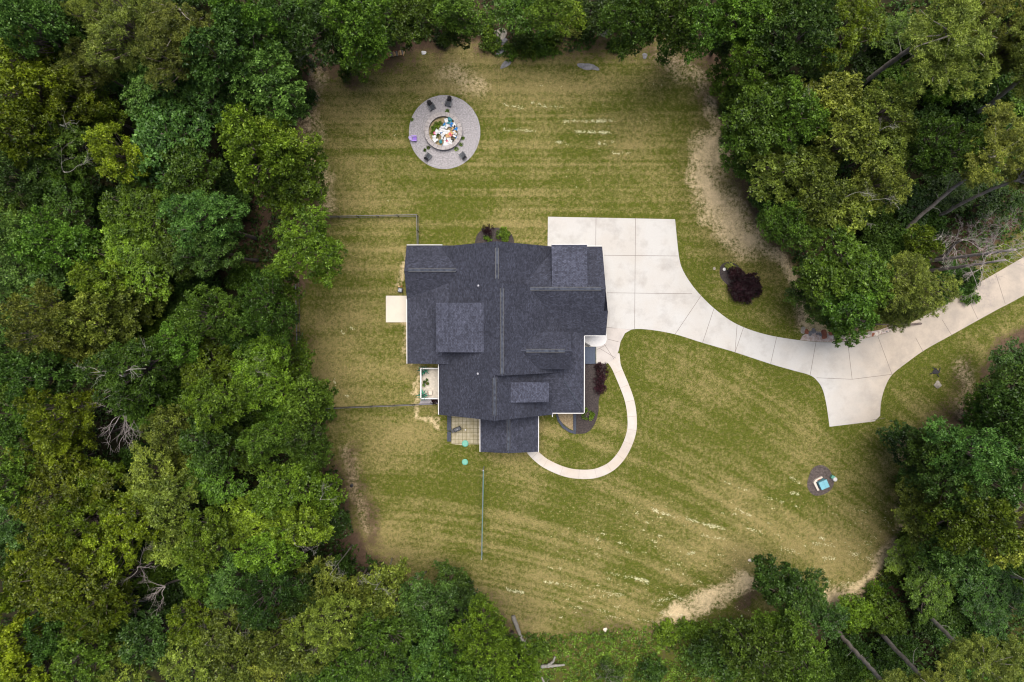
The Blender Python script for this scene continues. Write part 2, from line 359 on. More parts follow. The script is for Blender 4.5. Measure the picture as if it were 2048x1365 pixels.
def cover(X, Y):
    px, py = to_px(X, Y, 0.0)
    jx = px + (fbm(X / 4, Y / 4, 3) - .5) * 40; jy = py + (fbm(X / 4 + 9, Y / 4, 5) - .5) * 40
    ins = in_poly(jx, jy, LAWN); d = seg_dist(jx, jy, LAWN); sdist = np.where(ins, d, -d)      # px, + inside
    # dryness: blotches + mowing stripes, upper lawn horizontal, lower lawn sweeping arcs
    base = fbm(X / 7, Y / 7, 21, 5)
    st_h = fbm(X / 26, Y / 1.15, 31, 3)
    ang = Y * math.cos(.28) + X * math.sin(.28) + .006 * (X - 5) ** 2
    st_d = fbm(X / 24, ang / 1.2, 41, 3)
    up = 1 / (1 + np.exp((py - 640) / 60))
    stripe = st_h * up + st_d * (1 - up)
    fine = vnoise(X / 30, Y / .34, 35) * up + vnoise(X / 26, ang / .36, 45) * (1 - up)
    tan = .40 + (base - .5) * 1.25 + (stripe - .5) * .95 + (fine - .5) * .55 + (fbm(X / 1.3, Y / 1.3, 61, 4) - .5) * .55
    def blob(x, y, rx, ry, v, rot=0):
        c, s = math.cos(rot), math.sin(rot); u = (px - x) * c + (py - y) * s; q = -(px - x) * s + (py - y) * c
        return v * np.exp(-((u / rx) ** 2 + (q / ry) ** 2))
    for b in [(700,230,90,60,.35),(920,150,130,45,.35),(1230,160,160,50,.2),(680,400,70,60,.4),(700,560,70,120,.2),(860,780,60,80,.25),(640,720,40,90,.3),
              (1180,140,60,50,-.3),(1080,230,60,30,-.1),(950,420,250,22,-.22),(1250,400,160,40,-.2),(1150,880,30,55,-.5),(1300,760,80,60,-.15),(880,950,130,80,-.18),(960,1020,60,100,-.3),
              (1400,560,40,60,-.4),(1450,640,70,30,-.2),(1700,760,30,80,-.1),(1850,720,90,60,-.35),(1960,640,80,50,-.5),(1600,1080,200,90,.25),(1400,1020,120,60,.15),(760,1080,60,60,.25),
              (1180,330,300,30,.1),(800,860,120,25,.25),(830,650,25,90,.3),(1650,1000,90,20,-.25),(840,530,50,70,-.15),(1120,900,70,70,-.15),(1840,800,60,60,.1),(1370,300,60,130,-.12)]:
        tan = tan + blob(*b)
    # bare pale soil and straw
    def stroke(P, wd, v, s=51):
        dd = seg_dist(px + (fbm(X / 2.5, Y / 2.5, s) - .5) * 46, py + (fbm(X / 2.5 + 5, Y / 2.5, s + 4) - .5) * 46, P, False); return v * np.clip(1.25 - dd / wd, 0, 1)
    bare = np.maximum.reduce([stroke([(1425,300),(1405,360),(1430,410),(1470,450),(1500,485)], 38, .95), stroke([(1420,200),(1435,260),(1440,320)], 14, .6), stroke([(1330,105),(1400,170)], 22, .35),
        stroke([(1340,1240),(1420,1205),(1500,1160)], 20, .9), stroke([(1660,1195),(1720,1180),(1790,1110),(1800,1080)], 20, .95), stroke([(1500,480),(1570,520),(1600,600),(1612,640)], 15, .7),
        stroke([(1600,645),(1650,655),(1700,668)], 16, .8), stroke([(640,140),(620,200)], 18, .3), stroke([(900,150),(960,170)], 26, .4), stroke([(620,230),(640,330),(655,410)], 22, .4),
        stroke([(815,500),(805,560)], 8, .5), stroke([(820,620),(815,720)], 8, .45), stroke([(835,740),(830,830),(880,850)], 8, .5), stroke([(1800,880),(1790,920)], 14, .4), stroke([(1790,1020),(1800,1080)], 10, .6),
        stroke([(690,900),(740,1060)], 12, .2), stroke([(1930,740),(1925,830)], 18, .35), stroke([(650,830),(630,790)], 12, .45)])
    bare = bare * np.clip(.4 + fbm(X / 1.7, Y / 1.7, 77), .3, 1.1)
    dpv = seg_dist(px, py, drive_px, False); dgr = np.abs(np.hypot(px - 889, py - 264.7) - 72); dwk = seg_dist(px, py, walk_px, False)
    tan = tan - .38 * np.exp(-(dpv / 11) ** 2) - .32 * np.exp(-(dgr / 9) ** 2) - .3 * np.exp(-(dwk / 16) ** 2) + (fbm(X / 14, Y / 14, 99, 2) - .5) * .5
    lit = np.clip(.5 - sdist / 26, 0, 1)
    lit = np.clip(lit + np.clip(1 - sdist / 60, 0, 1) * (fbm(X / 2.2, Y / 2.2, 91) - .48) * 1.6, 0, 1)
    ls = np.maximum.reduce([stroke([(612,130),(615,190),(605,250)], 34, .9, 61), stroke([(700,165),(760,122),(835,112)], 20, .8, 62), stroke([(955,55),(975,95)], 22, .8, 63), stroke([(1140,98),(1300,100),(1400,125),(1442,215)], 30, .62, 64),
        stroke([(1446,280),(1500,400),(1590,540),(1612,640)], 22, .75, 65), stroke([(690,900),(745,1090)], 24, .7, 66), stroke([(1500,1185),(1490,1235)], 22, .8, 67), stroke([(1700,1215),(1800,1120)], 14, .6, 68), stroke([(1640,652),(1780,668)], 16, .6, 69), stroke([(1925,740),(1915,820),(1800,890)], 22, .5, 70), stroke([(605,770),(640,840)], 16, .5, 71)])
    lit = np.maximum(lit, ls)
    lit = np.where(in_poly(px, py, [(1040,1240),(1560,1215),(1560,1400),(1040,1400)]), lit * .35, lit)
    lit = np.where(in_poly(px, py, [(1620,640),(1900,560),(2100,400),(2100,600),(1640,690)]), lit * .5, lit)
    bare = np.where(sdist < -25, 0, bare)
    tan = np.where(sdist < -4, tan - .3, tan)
    # mulch/soil litter near the burnt spot
    return np.clip(tan, 0, 1), lit, np.clip(bare, 0, 1), sdist
def build_ground():
    x0, x1, y0, y1, st = -72, 72, -52, 48, .16
    nx, ny = int((x1 - x0) / st) + 1, int((y1 - y0) / st) + 1
    xs = x0 + np.arange(nx) * st; ys = y0 + np.arange(ny) * st
    X, Y = np.meshgrid(xs, ys); tan, lit, bare, sd = cover(X, Y)
    idx = np.arange(nx * ny).reshape(ny, nx)
    q = np.stack([idx[:-1, :-1], idx[:-1, 1:], idx[1:, 1:], idx[1:, :-1]], -1).reshape(-1, 4)
    ff = (sd[:-1, :-1] > 0).reshape(-1)
    P = np.stack([X, Y, (fbm(X / 6, Y / 6, 8) - .5) * 0.0], -1).reshape(-1, 3)
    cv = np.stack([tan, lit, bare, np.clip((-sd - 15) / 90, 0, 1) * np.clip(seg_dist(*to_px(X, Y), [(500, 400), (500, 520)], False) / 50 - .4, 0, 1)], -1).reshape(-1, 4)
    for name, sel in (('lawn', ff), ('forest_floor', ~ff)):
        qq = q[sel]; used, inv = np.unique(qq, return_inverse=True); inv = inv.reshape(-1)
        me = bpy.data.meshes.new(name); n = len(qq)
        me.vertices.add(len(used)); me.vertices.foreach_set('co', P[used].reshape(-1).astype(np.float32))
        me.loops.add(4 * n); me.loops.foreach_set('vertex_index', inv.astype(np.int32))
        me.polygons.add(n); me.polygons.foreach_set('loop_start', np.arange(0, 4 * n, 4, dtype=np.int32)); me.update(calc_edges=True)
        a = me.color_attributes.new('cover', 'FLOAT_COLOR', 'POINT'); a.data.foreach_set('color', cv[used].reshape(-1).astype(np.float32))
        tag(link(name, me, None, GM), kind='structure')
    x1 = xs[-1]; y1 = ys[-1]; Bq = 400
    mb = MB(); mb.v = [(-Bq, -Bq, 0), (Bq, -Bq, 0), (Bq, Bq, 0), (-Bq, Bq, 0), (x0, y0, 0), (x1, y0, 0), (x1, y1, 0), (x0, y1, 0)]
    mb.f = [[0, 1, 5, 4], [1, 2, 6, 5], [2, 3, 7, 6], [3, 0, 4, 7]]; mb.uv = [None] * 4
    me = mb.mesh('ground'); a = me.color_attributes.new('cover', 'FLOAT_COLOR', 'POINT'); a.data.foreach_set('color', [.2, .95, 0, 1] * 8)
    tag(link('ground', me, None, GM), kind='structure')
build_ground()

# ------------------------------------------------------------------ paving
def smooth(P, it=2, closed=True):
    for _ in range(it):
        Q = []; n = len(P)
        for i in range(n if closed else n - 1):
            a, b = P[i], P[(i + 1) % n]; Q += [(a[0] * .75 + b[0] * .25, a[1] * .75 + b[1] * .25), (a[0] * .25 + b[0] * .75, a[1] * .25 + b[1] * .75)]
        P = Q if closed else [P[0]] + Q + [P[-1]]
    return P
def crom(P, n=6):
    out = []; m = len(P)
    for i in range(m - 1):
        p0, p1, p2, p3 = P[max(i - 1, 0)], P[i], P[i + 1], P[min(i + 2, m - 1)]
        for k in range(n):
            t = k / n; out.append(tuple(.5 * (2 * p1[j] + (p2[j] - p0[j]) * t + (2 * p0[j] - 5 * p1[j] + 4 * p2[j] - p3[j]) * t * t + (3 * p1[j] - p0[j] - 3 * p2[j] + p3[j]) * t ** 3) for j in (0, 1)))
    return out + [tuple(P[-1])]
def wp(P, z=0): return [tuple(W(x, y, z)[:2]) for x, y in P]
def sheet(name, polypx, z, m, top_only=False):
    mb = MB(); mb.prism(wp(polypx), z - .12, z); return tag(mb.build(name, m), kind='structure')
def concrete(name, base, warm, stain):
    m = bpy.data.materials.new(name); m.use_nodes = True; t = m.node_tree; N = t.nodes; L = t.links; p = N['Principled BSDF']; p.inputs['Roughness'].default_value = .85
    tc = N.new('ShaderNodeTexCoord')
    def ns(s, d, lo, hi):
        n = N.new('ShaderNodeTexNoise'); n.inputs['Scale'].default_value = s; n.inputs['Detail'].default_value = d; n.inputs['Roughness'].default_value = .65; L.new(tc.outputs['Object'], n.inputs['Vector'])
        r = N.new('ShaderNodeMapRange'); r.inputs[1].default_value = lo; r.inputs[2].default_value = hi; L.new(n.outputs['Fac'], r.inputs[0]); return r.outputs[0]
    def mx(f, a, b):
        q = N.new('ShaderNodeMix'); q.data_type = 'RGBA'; L.new(f, q.inputs[0])
        for i, c in ((6, a), (7, b)):
            if isinstance(c, tuple): q.inputs[i].default_value = (*c, 1)
            else: L.new(c, q.inputs[i])
        return q.outputs[2]
    c = mx(ns(.16, 3, .42, .62), base, warm); 
    f = N.new('ShaderNodeMath'); f.operation = 'MULTIPLY'; L.new(ns(.45, 9, .50, .78), f.inputs[0]); f.inputs[1].default_value = .62
    c = mx(f.outputs[0], c, stain)
    gx = N.new('ShaderNodeSeparateXYZ'); L.new(tc.outputs['Object'], gx.inputs[0]); gm = N.new('ShaderNodeMapRange'); gm.inputs[1].default_value = 38; gm.inputs[2].default_value = 46; L.new(gx.outputs[0], gm.inputs[0])
    c = mx(gm.outputs[0], c, mx(ns(.5, 6, .4, .65), (.47, .395, .32), (.36, .31, .26)))
    f2 = N.new('ShaderNodeMath'); f2.operation = 'MULTIPLY'; L.new(ns(14, 4, .35, .65), f2.inputs[0]); f2.inputs[1].default_value = .12
    c = mx(f2.outputs[0], c, tuple(x * .5 for x in stain)); L.new(c, p.inputs['Base Color']); return m
CONC = concrete('driveway_concrete', (.50, .485, .465), (.48, .45, .415), (.27, .24, .22))
WALKC = concrete('walk_concrete', (.55, .515, .475), (.50, .43, .36), (.36, .30, .26))
STAMP = concrete('worn_concrete', (.50, .455, .425), (.47, .42, .38), (.30, .275, .26))
PAD = concrete('pad_concrete', (.60, .555, .49), (.66, .59, .50), (.55, .48, .41))
up_edge = crom([(1356,500),(1362,532),(1378,562),(1402,592),(1434,622),(1474,649),(1530,669),(1600,681),(1660,685),(1720,679),(1780,664),(1832,641),(1892,607),(1950,571),(2048,514),(2300,368)])
low1 = crom([(2300,448),(2048,591),(1990,622),(1900,672),(1850,700),(1812,727),(1784,750),(1770,775),(1762,804),(1760,832)])
low2 = crom([(1659,854),(1653,812),(1646,782),(1636,764),(1620,751),(1585,741),(1540,728),(1470,705),(1405,686),(1350,669),(1300,660),(1266,659),(1250,667),(1241,684),(1237,702)])
drive = [(1096,434),(1225,436.5),(1350,439)] + up_edge + low1 + [(1749,843)] + low2 + [(1233,714),(1224,722),(1212,728),(1192.5,728),(1192.5,694),(1170,694),(1168,671),(1190,660),(1190,505),(1095,505)]
dw = sheet('driveway', drive, .03, CONC)
stampp = [(1214,657),(1236,657),(1262,660),(1250,667),(1241,684),(1237.5,700),(1233.5,712),(1225,721),(1212,727.5),(1193,727.8),(1193,693),(1204,691),(1212,684),(1214,672)]
sheet('entry_apron', stampp, .036, STAMP)
wk = [(1224,712),(1233,735),(1238,747),(1249,773),(1258,798),(1263,823),(1264.5,848),(1262,868),(1254,891),(1241,914),(1222.6,933),(1200,944.5),(1177,949),(1145,947.5),(1118,940),(1091,927),(1073,913),(1061,900)]
wc = crom(wk, 5); Lft, Rgt = [], []
for i, p in enumerate(wc):
    a, b = wc[max(i - 1, 0)], wc[min(i + 1, len(wc) - 1)]; dx, dy = b[0] - a[0], b[1] - a[1]; l = math.hypot(dx, dy); nx_, ny_ = -dy / l, dx / l; hw = 9.3 + 6 * math.exp(-((p[1] - 712) / 14) ** 2)*(p[0]>1200)
    Lft.append((p[0] + nx_ * hw, p[1] + ny_ * hw)); Rgt.append((p[0] - nx_ * hw, p[1] - ny_ * hw))
sheet('walkway', Lft + Rgt[::-1], .026, WALKC)
sheet('concrete_pad', [(772,592),(822,592),(822,645),(772,645)], .06, PAD)
sheet('side_slab', [(843,797),(880,797),(880,808),(838,810)], .05, mat('grey_slab', (.34, .31, .33), .85, .12, 3))
sheet('patio', [(903,822),(975,822),(975,889),(940,889),(925,891),(903,888)], .04, mat('patio_pavers', (.27, .23, .13), .9, .25, 1.3, .3, col2=(.44, .39, .29)))
JM = mat('joint_dark', (.16, .135, .12), .95, .2, 5)
def joints(lines, z, wd, name='joint_line', parent=None, m=JM):
    mb = MB()
    for a, b in lines:
        p, q = W(*a), W(*b); d = (q - p).normalized(); n = Vector((-d.y, d.x, 0)) * wd / 2
        mb.add([(*(p - n)[:2], z), (*(p + n)[:2], z), (*(q + n)[:2], z), (*(q - n)[:2], z)], [(0, 3, 2, 1)])
    return mb.build(name, m, parent)
joints([((1192,436),(1191,512)),((1271,437.5),(1269,660)),((1208,511),(1357,512.5)),((1214,586),(1384,588)),((1212,655),(1262,660)),((1402,592),(1350,669)),((1474,650),(1470,704)) ,((1428,617),(1405,686)),((1487,655),(1470,705)),((1553,675),(1541,728)),((1632,683),(1620,751)),((1695,683),(1704,759)),((1755,672),(1784,750)),((1704,759),(1784,749)),((1704,759),(1633,756)),((1831,676),(1846,704)),((1884,640),(1903,671)),((1934,594),(1955,638)),((1991,548),(2010,608)),((1770,836),(1741,841))], .0345, .045, parent=dw)
joints([((1199,697),(1232,717)),((1216,679),(1237,684)),((1193,700),(1213,690)),((1208,688),(1228,719))], .0405, .04, parent=bpy.data.objects['entry_apron'])
wl = []
for i in range(9, len(wc) - 2, 6): wl.append((Lft[i], Rgt[i]))
joints(wl, .0305, .03, parent=bpy.data.objects['walkway'], m=mat('joint_tan', (.36, .29, .24), .95, .2, 5))
pl = [((903 + i * 7.4, 826), (903 + i * 7.4, 888)) for i in range(1, 9)] + [((903, 828 + i * 7.4), (963, 828 + i * 7.4)) for i in range(1, 9)]
joints(pl, .0445, .05, parent=bpy.data.objects['patio'], m=mat('paver_joint', (.17, .15, .075), .95, .3, 5))
# gravel circle
def circ(cx, cy, rx, ry, n=72, jit=0): return [(cx + rx * math.cos(6.2832 * k / n) * (1 + random.uniform(-jit, jit)), cy + ry * math.sin(6.2832 * k / n) * (1 + random.uniform(-jit, jit))) for k in range(n)]
gravm = mat('gravel', (.17, .16, .165), .95, .3, 7, .9, col2=(.44, .41, .42), detail=5)
sheet('gravel_circle', circ(889.2, 264.7, 71.5, 74, 80, .004), .03, gravm)
mulch = mat('mulch', (.018, .014, .014), .95, .3, 6, .9, col2=(.070, .054, .050))
sheet('mulch_bed', smooth([(950,500),(950,478),(960,461),(985,455),(1012,457),(1027,472),(1030,500)]), .035, mulch)
sheet('mulch_bed', [(1160,724),(1192,726)] + crom([(1212,728),(1209,765),(1198,798),(1196.5,825),(1188,851),(1173,866),(1152,868)]) + [(1146,822),(1160,822)], .035, mulch)
sheet('mulch_bed', smooth([(1438,545),(1442,528),(1462,523),(1478,533),(1500,560),(1517,575),(1516,592),(1492,605),(1480,595),(1460,575),(1443,560)]), .035, mulch)
mulch2 = mat('mulch_dry', (.035, .027, .025), .95, .3, 5, .9, col2=(.14, .11, .10))
sheet('mulch_bed', smooth([(1617,955),(1624,936),(1641,929),(1657,936),(1667,955),(1668,972),(1656,986),(1632,994),(1619,985),(1613,970)]), .035, mulch2)
straw = mat('dry_bed', (.15, .11, .05), .95, .3, 5, .5, col2=(.34, .26, .16))
sheet('side_bed', [(1112,822),(1148,822),(1148,862),(1138,857),(1124,846),(1114,835)], .03, straw)
rub = mat('rubble_gravel', (.26, .16, .12), .95, .3, 3.0, .8, col2=(.58, .52, .49))
up2 = [(x, y - .6) for x, y in up_edge if 1590 < x < 1800]
sheet('rubble_verge', up2 + [(1790,650),(1760,660),(1720,668),(1690,672),(1660,668),(1640,664),(1622,661),(1605,672)], .022, rub)

# ------------------------------------------------------------------ house
def shingle(kf=1.0):
    m = bpy.data.materials.new('roof_shingles'); m.use_nodes = True; t = m.node_tree; N = t.nodes; L = t.links; p = N['Principled BSDF']
    p.inputs['Roughness'].default_value = .9; p.inputs['Specular IOR Level'].default_value = .25
    uv = N.new('ShaderNodeUVMap'); uv.uv_map = 'UVMap'
    b = N.new('ShaderNodeTexBrick'); b.inputs['Scale'].default_value = 1; b.inputs['Brick Width'].default_value = .33; b.inputs['Row Height'].default_value = .15
    b.inputs['Mortar Size'].default_value = .012; b.inputs['Mortar Smooth'].default_value = .3; b.inputs['Bias'].default_value = -.1
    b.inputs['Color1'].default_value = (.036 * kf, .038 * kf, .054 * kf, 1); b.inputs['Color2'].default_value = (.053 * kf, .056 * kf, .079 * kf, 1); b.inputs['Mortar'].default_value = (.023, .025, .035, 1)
    L.new(uv.outputs[0], b.inputs[0])
    n = N.new('ShaderNodeTexNoise'); n.inputs['Scale'].default_value = 9; n.inputs['Detail'].default_value = 4; n.inputs['Roughness'].default_value = .8; L.new(uv.outputs[0], n.inputs['Vector'])
    n2 = N.new('ShaderNodeTexNoise'); n2.inputs['Scale'].default_value = .35; n2.inputs['Detail'].default_value = 4; L.new(uv.outputs[0], n2.inputs['Vector'])
    r = N.new('ShaderNodeMapRange'); r.inputs[1].default_value = .3; r.inputs[2].default_value = .7; r.inputs[3].default_value = .8; r.inputs[4].default_value = 1.2; L.new(n.outputs['Fac'], r.inputs[0])
    r2 = N.new('ShaderNodeMapRange'); r2.inputs[1].default_value = .3; r2.inputs[2].default_value = .7; r2.inputs[3].default_value = .88; r2.inputs[4].default_value = 1.12; L.new(n2.outputs['Fac'], r2.inputs[0])
    vo = N.new('ShaderNodeTexVoronoi'); vo.inputs['Scale'].default_value = 5.5; L.new(uv.outputs[0], vo.inputs['Vector']); sv = N.new('ShaderNodeSeparateColor'); L.new(vo.outputs['Color'], sv.inputs[0])
    r3 = N.new('ShaderNodeMapRange'); r3.inputs[3].default_value = .72; r3.inputs[4].default_value = 1.3; L.new(sv.outputs[0], r3.inputs[0]); m3 = N.new('ShaderNodeMath'); m3.operation = 'MULTIPLY'; L.new(r.outputs[0], m3.inputs[0]); L.new(r3.outputs[0], m3.inputs[1])
    mu = N.new('ShaderNodeMath'); mu.operation = 'MULTIPLY'; L.new(m3.outputs[0], mu.inputs[0]); L.new(r2.outputs[0], mu.inputs[1])
    h = N.new('ShaderNodeHueSaturation'); L.new(mu.outputs[0], h.inputs['Value']); L.new(b.outputs['Color'], h.inputs['Color']); L.new(h.outputs[0], p.inputs['Base Color'])
    bp = N.new('ShaderNodeBump'); bp.inputs['Strength'].default_value = .5; bp.inputs['Distance'].default_value = .02; L.new(b.outputs['Fac'], bp.inputs['Height']); bp.invert = True; L.new(bp.outputs[0], p.inputs['Normal'])
    return m
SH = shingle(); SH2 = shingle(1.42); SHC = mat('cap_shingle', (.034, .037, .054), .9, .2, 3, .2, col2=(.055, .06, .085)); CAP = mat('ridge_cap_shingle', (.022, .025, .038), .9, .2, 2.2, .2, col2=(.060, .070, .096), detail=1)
house = empty('house', (0, 0, 0)); tag(house, 'large house with dark blue-grey shingled gable roofs in the middle of the lawn', 'house')
def slab(mb, poly, zf, th=.2, axis=None):
    """poly: xy list; zf(x,y): top height"""
    n = len(poly); ar = sum(poly[i][0] * poly[(i + 1) % n][1] - poly[(i + 1) % n][0] * poly[i][1] for i in range(n))
    if ar < 0: poly = poly[::-1]
    top = [(x, y, zf(x, y)) for x, y in poly]; bot = [(x, y, z - th) for x, y, z in top]
    gx = zf(1, 0) - zf(0, 0); gy = zf(0, 1) - zf(0, 0)
    g = math.hypot(gx, gy) or 1; s = math.sqrt(1 + g * g)
    ux, uy = (gx / g, gy / g) if (gx or gy) else (1, 0)
    uv = [(-uy * x + ux * y, (ux * x + uy * y) * s) for x, y in poly]
    mb.add(top + bot, [list(range(n)), [2 * n - 1 - k for k in range(n)]] + [(i, n + i, n + (i + 1) % n, (i + 1) % n) for i in range(n)], [uv] + [None] * (n + 1))
def rect(x0, x1, y0, y1): return [(x0, y0), (x1, y0), (x1, y1), (x0, y1)]
Xp = lambda px, z: W(px, 650, z).x
Yp = lambda py, z: W(1024, py, z).y
P1 = .79; ZA = 9.3; XA = Xp(1004.5, ZA)
west = lambda x, y: ZA - P1 * (XA - x)
east = lambda xr: (lambda x, y: west(xr, 0) - P1 * (x - xr))
XB = Xp(989, 8.6); XC = Xp(994, 8.7); ZB = west(XB, 0); ZC = west(XC, 0)
XWE = XA - (ZA - 3.4) / P1     # west eave
YS_A = Yp(752, ZA); YN_A = Yp(566.5, ZA); YS_B = Yp(842, ZB); YN_C = Yp(483, ZC)
roof = MB()
slab(roof, rect(XWE, XA, YS_A, YN_A), west)
slab(roof, rect(XWE, XB, YS_B, YS_A - .002), west)
slab(roof, rect(Xp(885, 3.9), XC, YN_A + .002, YN_C), west)
XEB = Xp(1121, 4.1)
slab(roof, rect(XA, XEB + .4, YS_A, YN_A), east(XA))
slab(roof, rect(XB, XB + (ZB - 3.2) / P1, YS_B, YS_A + .6), east(XB))
slab(roof, rect(XC, XC + (ZC - 3.4) / P1, YN_A - .6, YN_C), east(XC))
# west low-pitch extension
XBW = Xp(899, 4.4); XWL = Xp(814.5, 3.4); zbw = west(XBW, 0); pw = (zbw - 3.4) / (XBW - XWL)
YS_E = Yp(728, 3.6)
slab(roof, rect(XWL, XBW + .3, YS_E, Yp(560, 3.4)), lambda x, y: 3.4 + pw * (x - XWL) + .002)
# west cross gable D
ZD = 5.3; YD = Yp(541, ZD); XDW = Xp(808.8, ZD); pD = .6; YDN = Yp(491.2, 3.6)
slab(roof, rect(XDW, XA - (ZA - ZD) / P1 + .6, YD, YDN), lambda x, y: ZD - pD * (y - YD))
slab(roof, rect(XDW, XA - (ZA - ZD) / P1 + .6, Yp(600, 3.2), YD), lambda x, y: ZD - pD * (YD - y))
# garage gable G
ZG = 6.8; YG = Yp(578, ZG); pG = .65; YGN = Yp(493.5, 3.6); YGS = Yp(671, 3.3); XGE = Xp(1211.5, ZG)
gN = lambda x, y: ZG - pG * (y - YG); gS = lambda x, y: ZG - pG * (YG - y)
slab(roof, rect(XC + 2.6, XGE, YG, YGN), gN)
Y22 = Yp(622, 5.2)
slab(roof, rect(XA + 1.5, XGE, Y22, YG), gS)
slab(roof, rect(XA + 1.5, Xp(1216, 5.2), YGS, Y22 - .002), gS)
roof.add([(XGE, YG - .1, ZG - .1), (XGE + .44, Y22, gS(0, Y22) - .05), (XGE - .3, Y22, gS(0, Y22) - .9), (XGE, YG - .1, ZG - .9)], [(0, 3, 2, 1), (0, 1, 2, 3)])
# porch roof with hip corner
XPE = Xp(1168, 3.4); zbe = east(XA)(XEB, 0); pe = (zbe - 3.4) / (XPE - XEB); YPS = Yp(826, 3.4)
plE = lambda x, y: 3.4 + pe * (XPE - x); xh, yh = Xp(1129, 3.96), Yp(762, 3.96); psl = pe * (XPE - xh) / (yh - YPS)
plS = lambda x, y: 3.4 + psl * (y - YPS); XK0 = Xp(1106, 3.4); YK = YPS + pe * (XPE - XK0) / psl
slab(roof, [(XPE, YPS), (XPE, Yp(664, 3.4)), (XEB - .2, Yp(664, 3.4)), (XEB - .2, YK), (XK0, YK)], plE)
slab(roof, [(XPE, YPS), (XK0, YK), (XK0 - 1.3, YK), (XK0 - 1.3, YPS)], plS)
rf = roof.build('roof', SH, house)
def dorm(name, mb): return mb.build(name, SH, house)
# gable dormer F
ZF = 7.7; YF = Yp(702, ZF); pf = .76; XF1 = Xp(1141, 6.4); XF0 = XA + (ZA - ZF) / P1 - .3
mb = MB(); YFN = Yp(664, 6.1); YFS = Yp(739, 6.1)
slab(mb, rect(XF0, XF1, YF, YFN), lambda x, y: ZF - pf * (y - YF)); slab(mb, rect(XF0, XF1, YFS, YF), lambda x, y: ZF - pf * (YF - y))
dF = dorm('gable_dormer', mb)
m2 = MB(); zl = 3.7; h = .3
m2.add([(XF1 - h, YFS + h, zl), (XF1 - h, YFN - h, zl), (XF1 - h, YFN - h, 6.1), (XF1 - h, YF, ZF - .25), (XF1 - h, YFS + h, 6.1), (XA + 3, YFS + h, zl), (XA + 3, YFN - h, zl), (XA + 3, YFS + h, 6.1), (XA + 3, YFN - h, 6.1)],
       [(0, 1, 2, 3, 4), (5, 0, 4, 7), (1, 6, 8, 2)]); m2.build('wall', M['siding'], dF)
def shed(name, x0, x1, y0, y1, zf, zlow, wm=M['siding']):
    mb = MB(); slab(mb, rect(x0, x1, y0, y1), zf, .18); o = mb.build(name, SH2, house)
    i = .22; q = rect(x0 + i, x1 - i, y0 + i, y1 - i); w_ = MB()
    vs = [(x, y, zlow) for x, y in q] + [(x, y, zf(x, y) - .17) for x, y in q]
    w_.add(vs, [(0, 1, 5, 4), (1, 2, 6, 5), (2, 3, 7, 6), (3, 0, 4, 7)]); w_.build('wall', wm, o); return o
xI1 = Xp(967, 7.7); xI0 = Xp(872, 6.8); zI = west(xI1, 0) + .03
SW = mat('shingle_siding', (.075, .078, .098), .9, .2, 5)
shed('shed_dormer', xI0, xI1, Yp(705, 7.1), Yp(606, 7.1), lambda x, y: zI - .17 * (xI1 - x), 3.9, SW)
xJ0 = Xp(1021, 7.2); xJ1 = Xp(1098, 6.5); zJ = east(XB)(xJ0, 0) + .03
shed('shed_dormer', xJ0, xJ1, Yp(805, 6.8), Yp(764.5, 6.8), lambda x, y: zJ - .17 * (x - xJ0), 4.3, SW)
yH0 = Yp(574.5, 6.7); yH1 = Yp(491, 5.3); zH = gN(0, yH0) + .03
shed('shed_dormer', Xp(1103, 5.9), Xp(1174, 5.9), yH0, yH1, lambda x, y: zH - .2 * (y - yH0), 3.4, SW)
# south wing
ZL = 3.8; XL = Xp(1017, ZL); YL = Yp(905, 3.2); xl0, xl1 = Xp(960.5, 2.9), Xp(1076.5, 2.9); mb = MB()
pL = .25
slab(mb, rect(xl0, XL, YL, YS_B + .5), lambda x, y: ZL - pL * (XL - x), .16); slab(mb, rect(XL, xl1, YL, YS_B + .5), lambda x, y: ZL - pL * (x - XL), .16)
wing = mb.build('porch_roof', SH, house)
# ridge vents
def vent(parent, a, b, wd=.27, hh=.09):
    a, b = Vector(a), Vector(b); L_ = (b - a).length; n = int(L_ / .45); d = (b - a) / n; horiz = abs(d.x) > abs(d.y)
    mb = MB()
    for i in range(n):
        c = a + d * (i + .5); s = (.47, wd, hh) if horiz else (wd, .47, hh); mb.box((c.x, c.y, c.z + hh / 2 + .006 * (i % 3)), s)
    mb.build('ridge_vent', CAP, parent)
    e = MB()
    for sg in (-1, 1):
        off = Vector((0, sg * (wd / 2 + .03), .01)) if horiz else Vector((sg * (wd / 2 + .03), 0, .01)); c = (a + b) / 2 + off
        e.box(c, (L_, .06, .08) if horiz else (.06, L_, .08))
    e.build('vent_edge', M['black'], parent)
vent(rf, (XA, Yp(749, ZA), ZA), (XA, Yp(577, ZA), ZA)); vent(rf, (XC, Yp(558, ZC), ZC), (XC, Yp(496, ZC), ZC)); vent(rf, (XB, Yp(832, ZB), ZB), (XB, Yp(756, ZB), ZB))
vent(rf, (Xp(816, ZD), YD, ZD), (Xp(912, ZD), YD, ZD)); vent(rf, (Xp(1060, ZG), YG, ZG), (Xp(1202, ZG), YG, ZG)); vent(dF, (Xp(1052, ZF), YF, ZF), (Xp(1130, ZF), YF, ZF))
vent(wing, (XL, YL + .3, ZL), (XL, YS_B - .3, ZL))
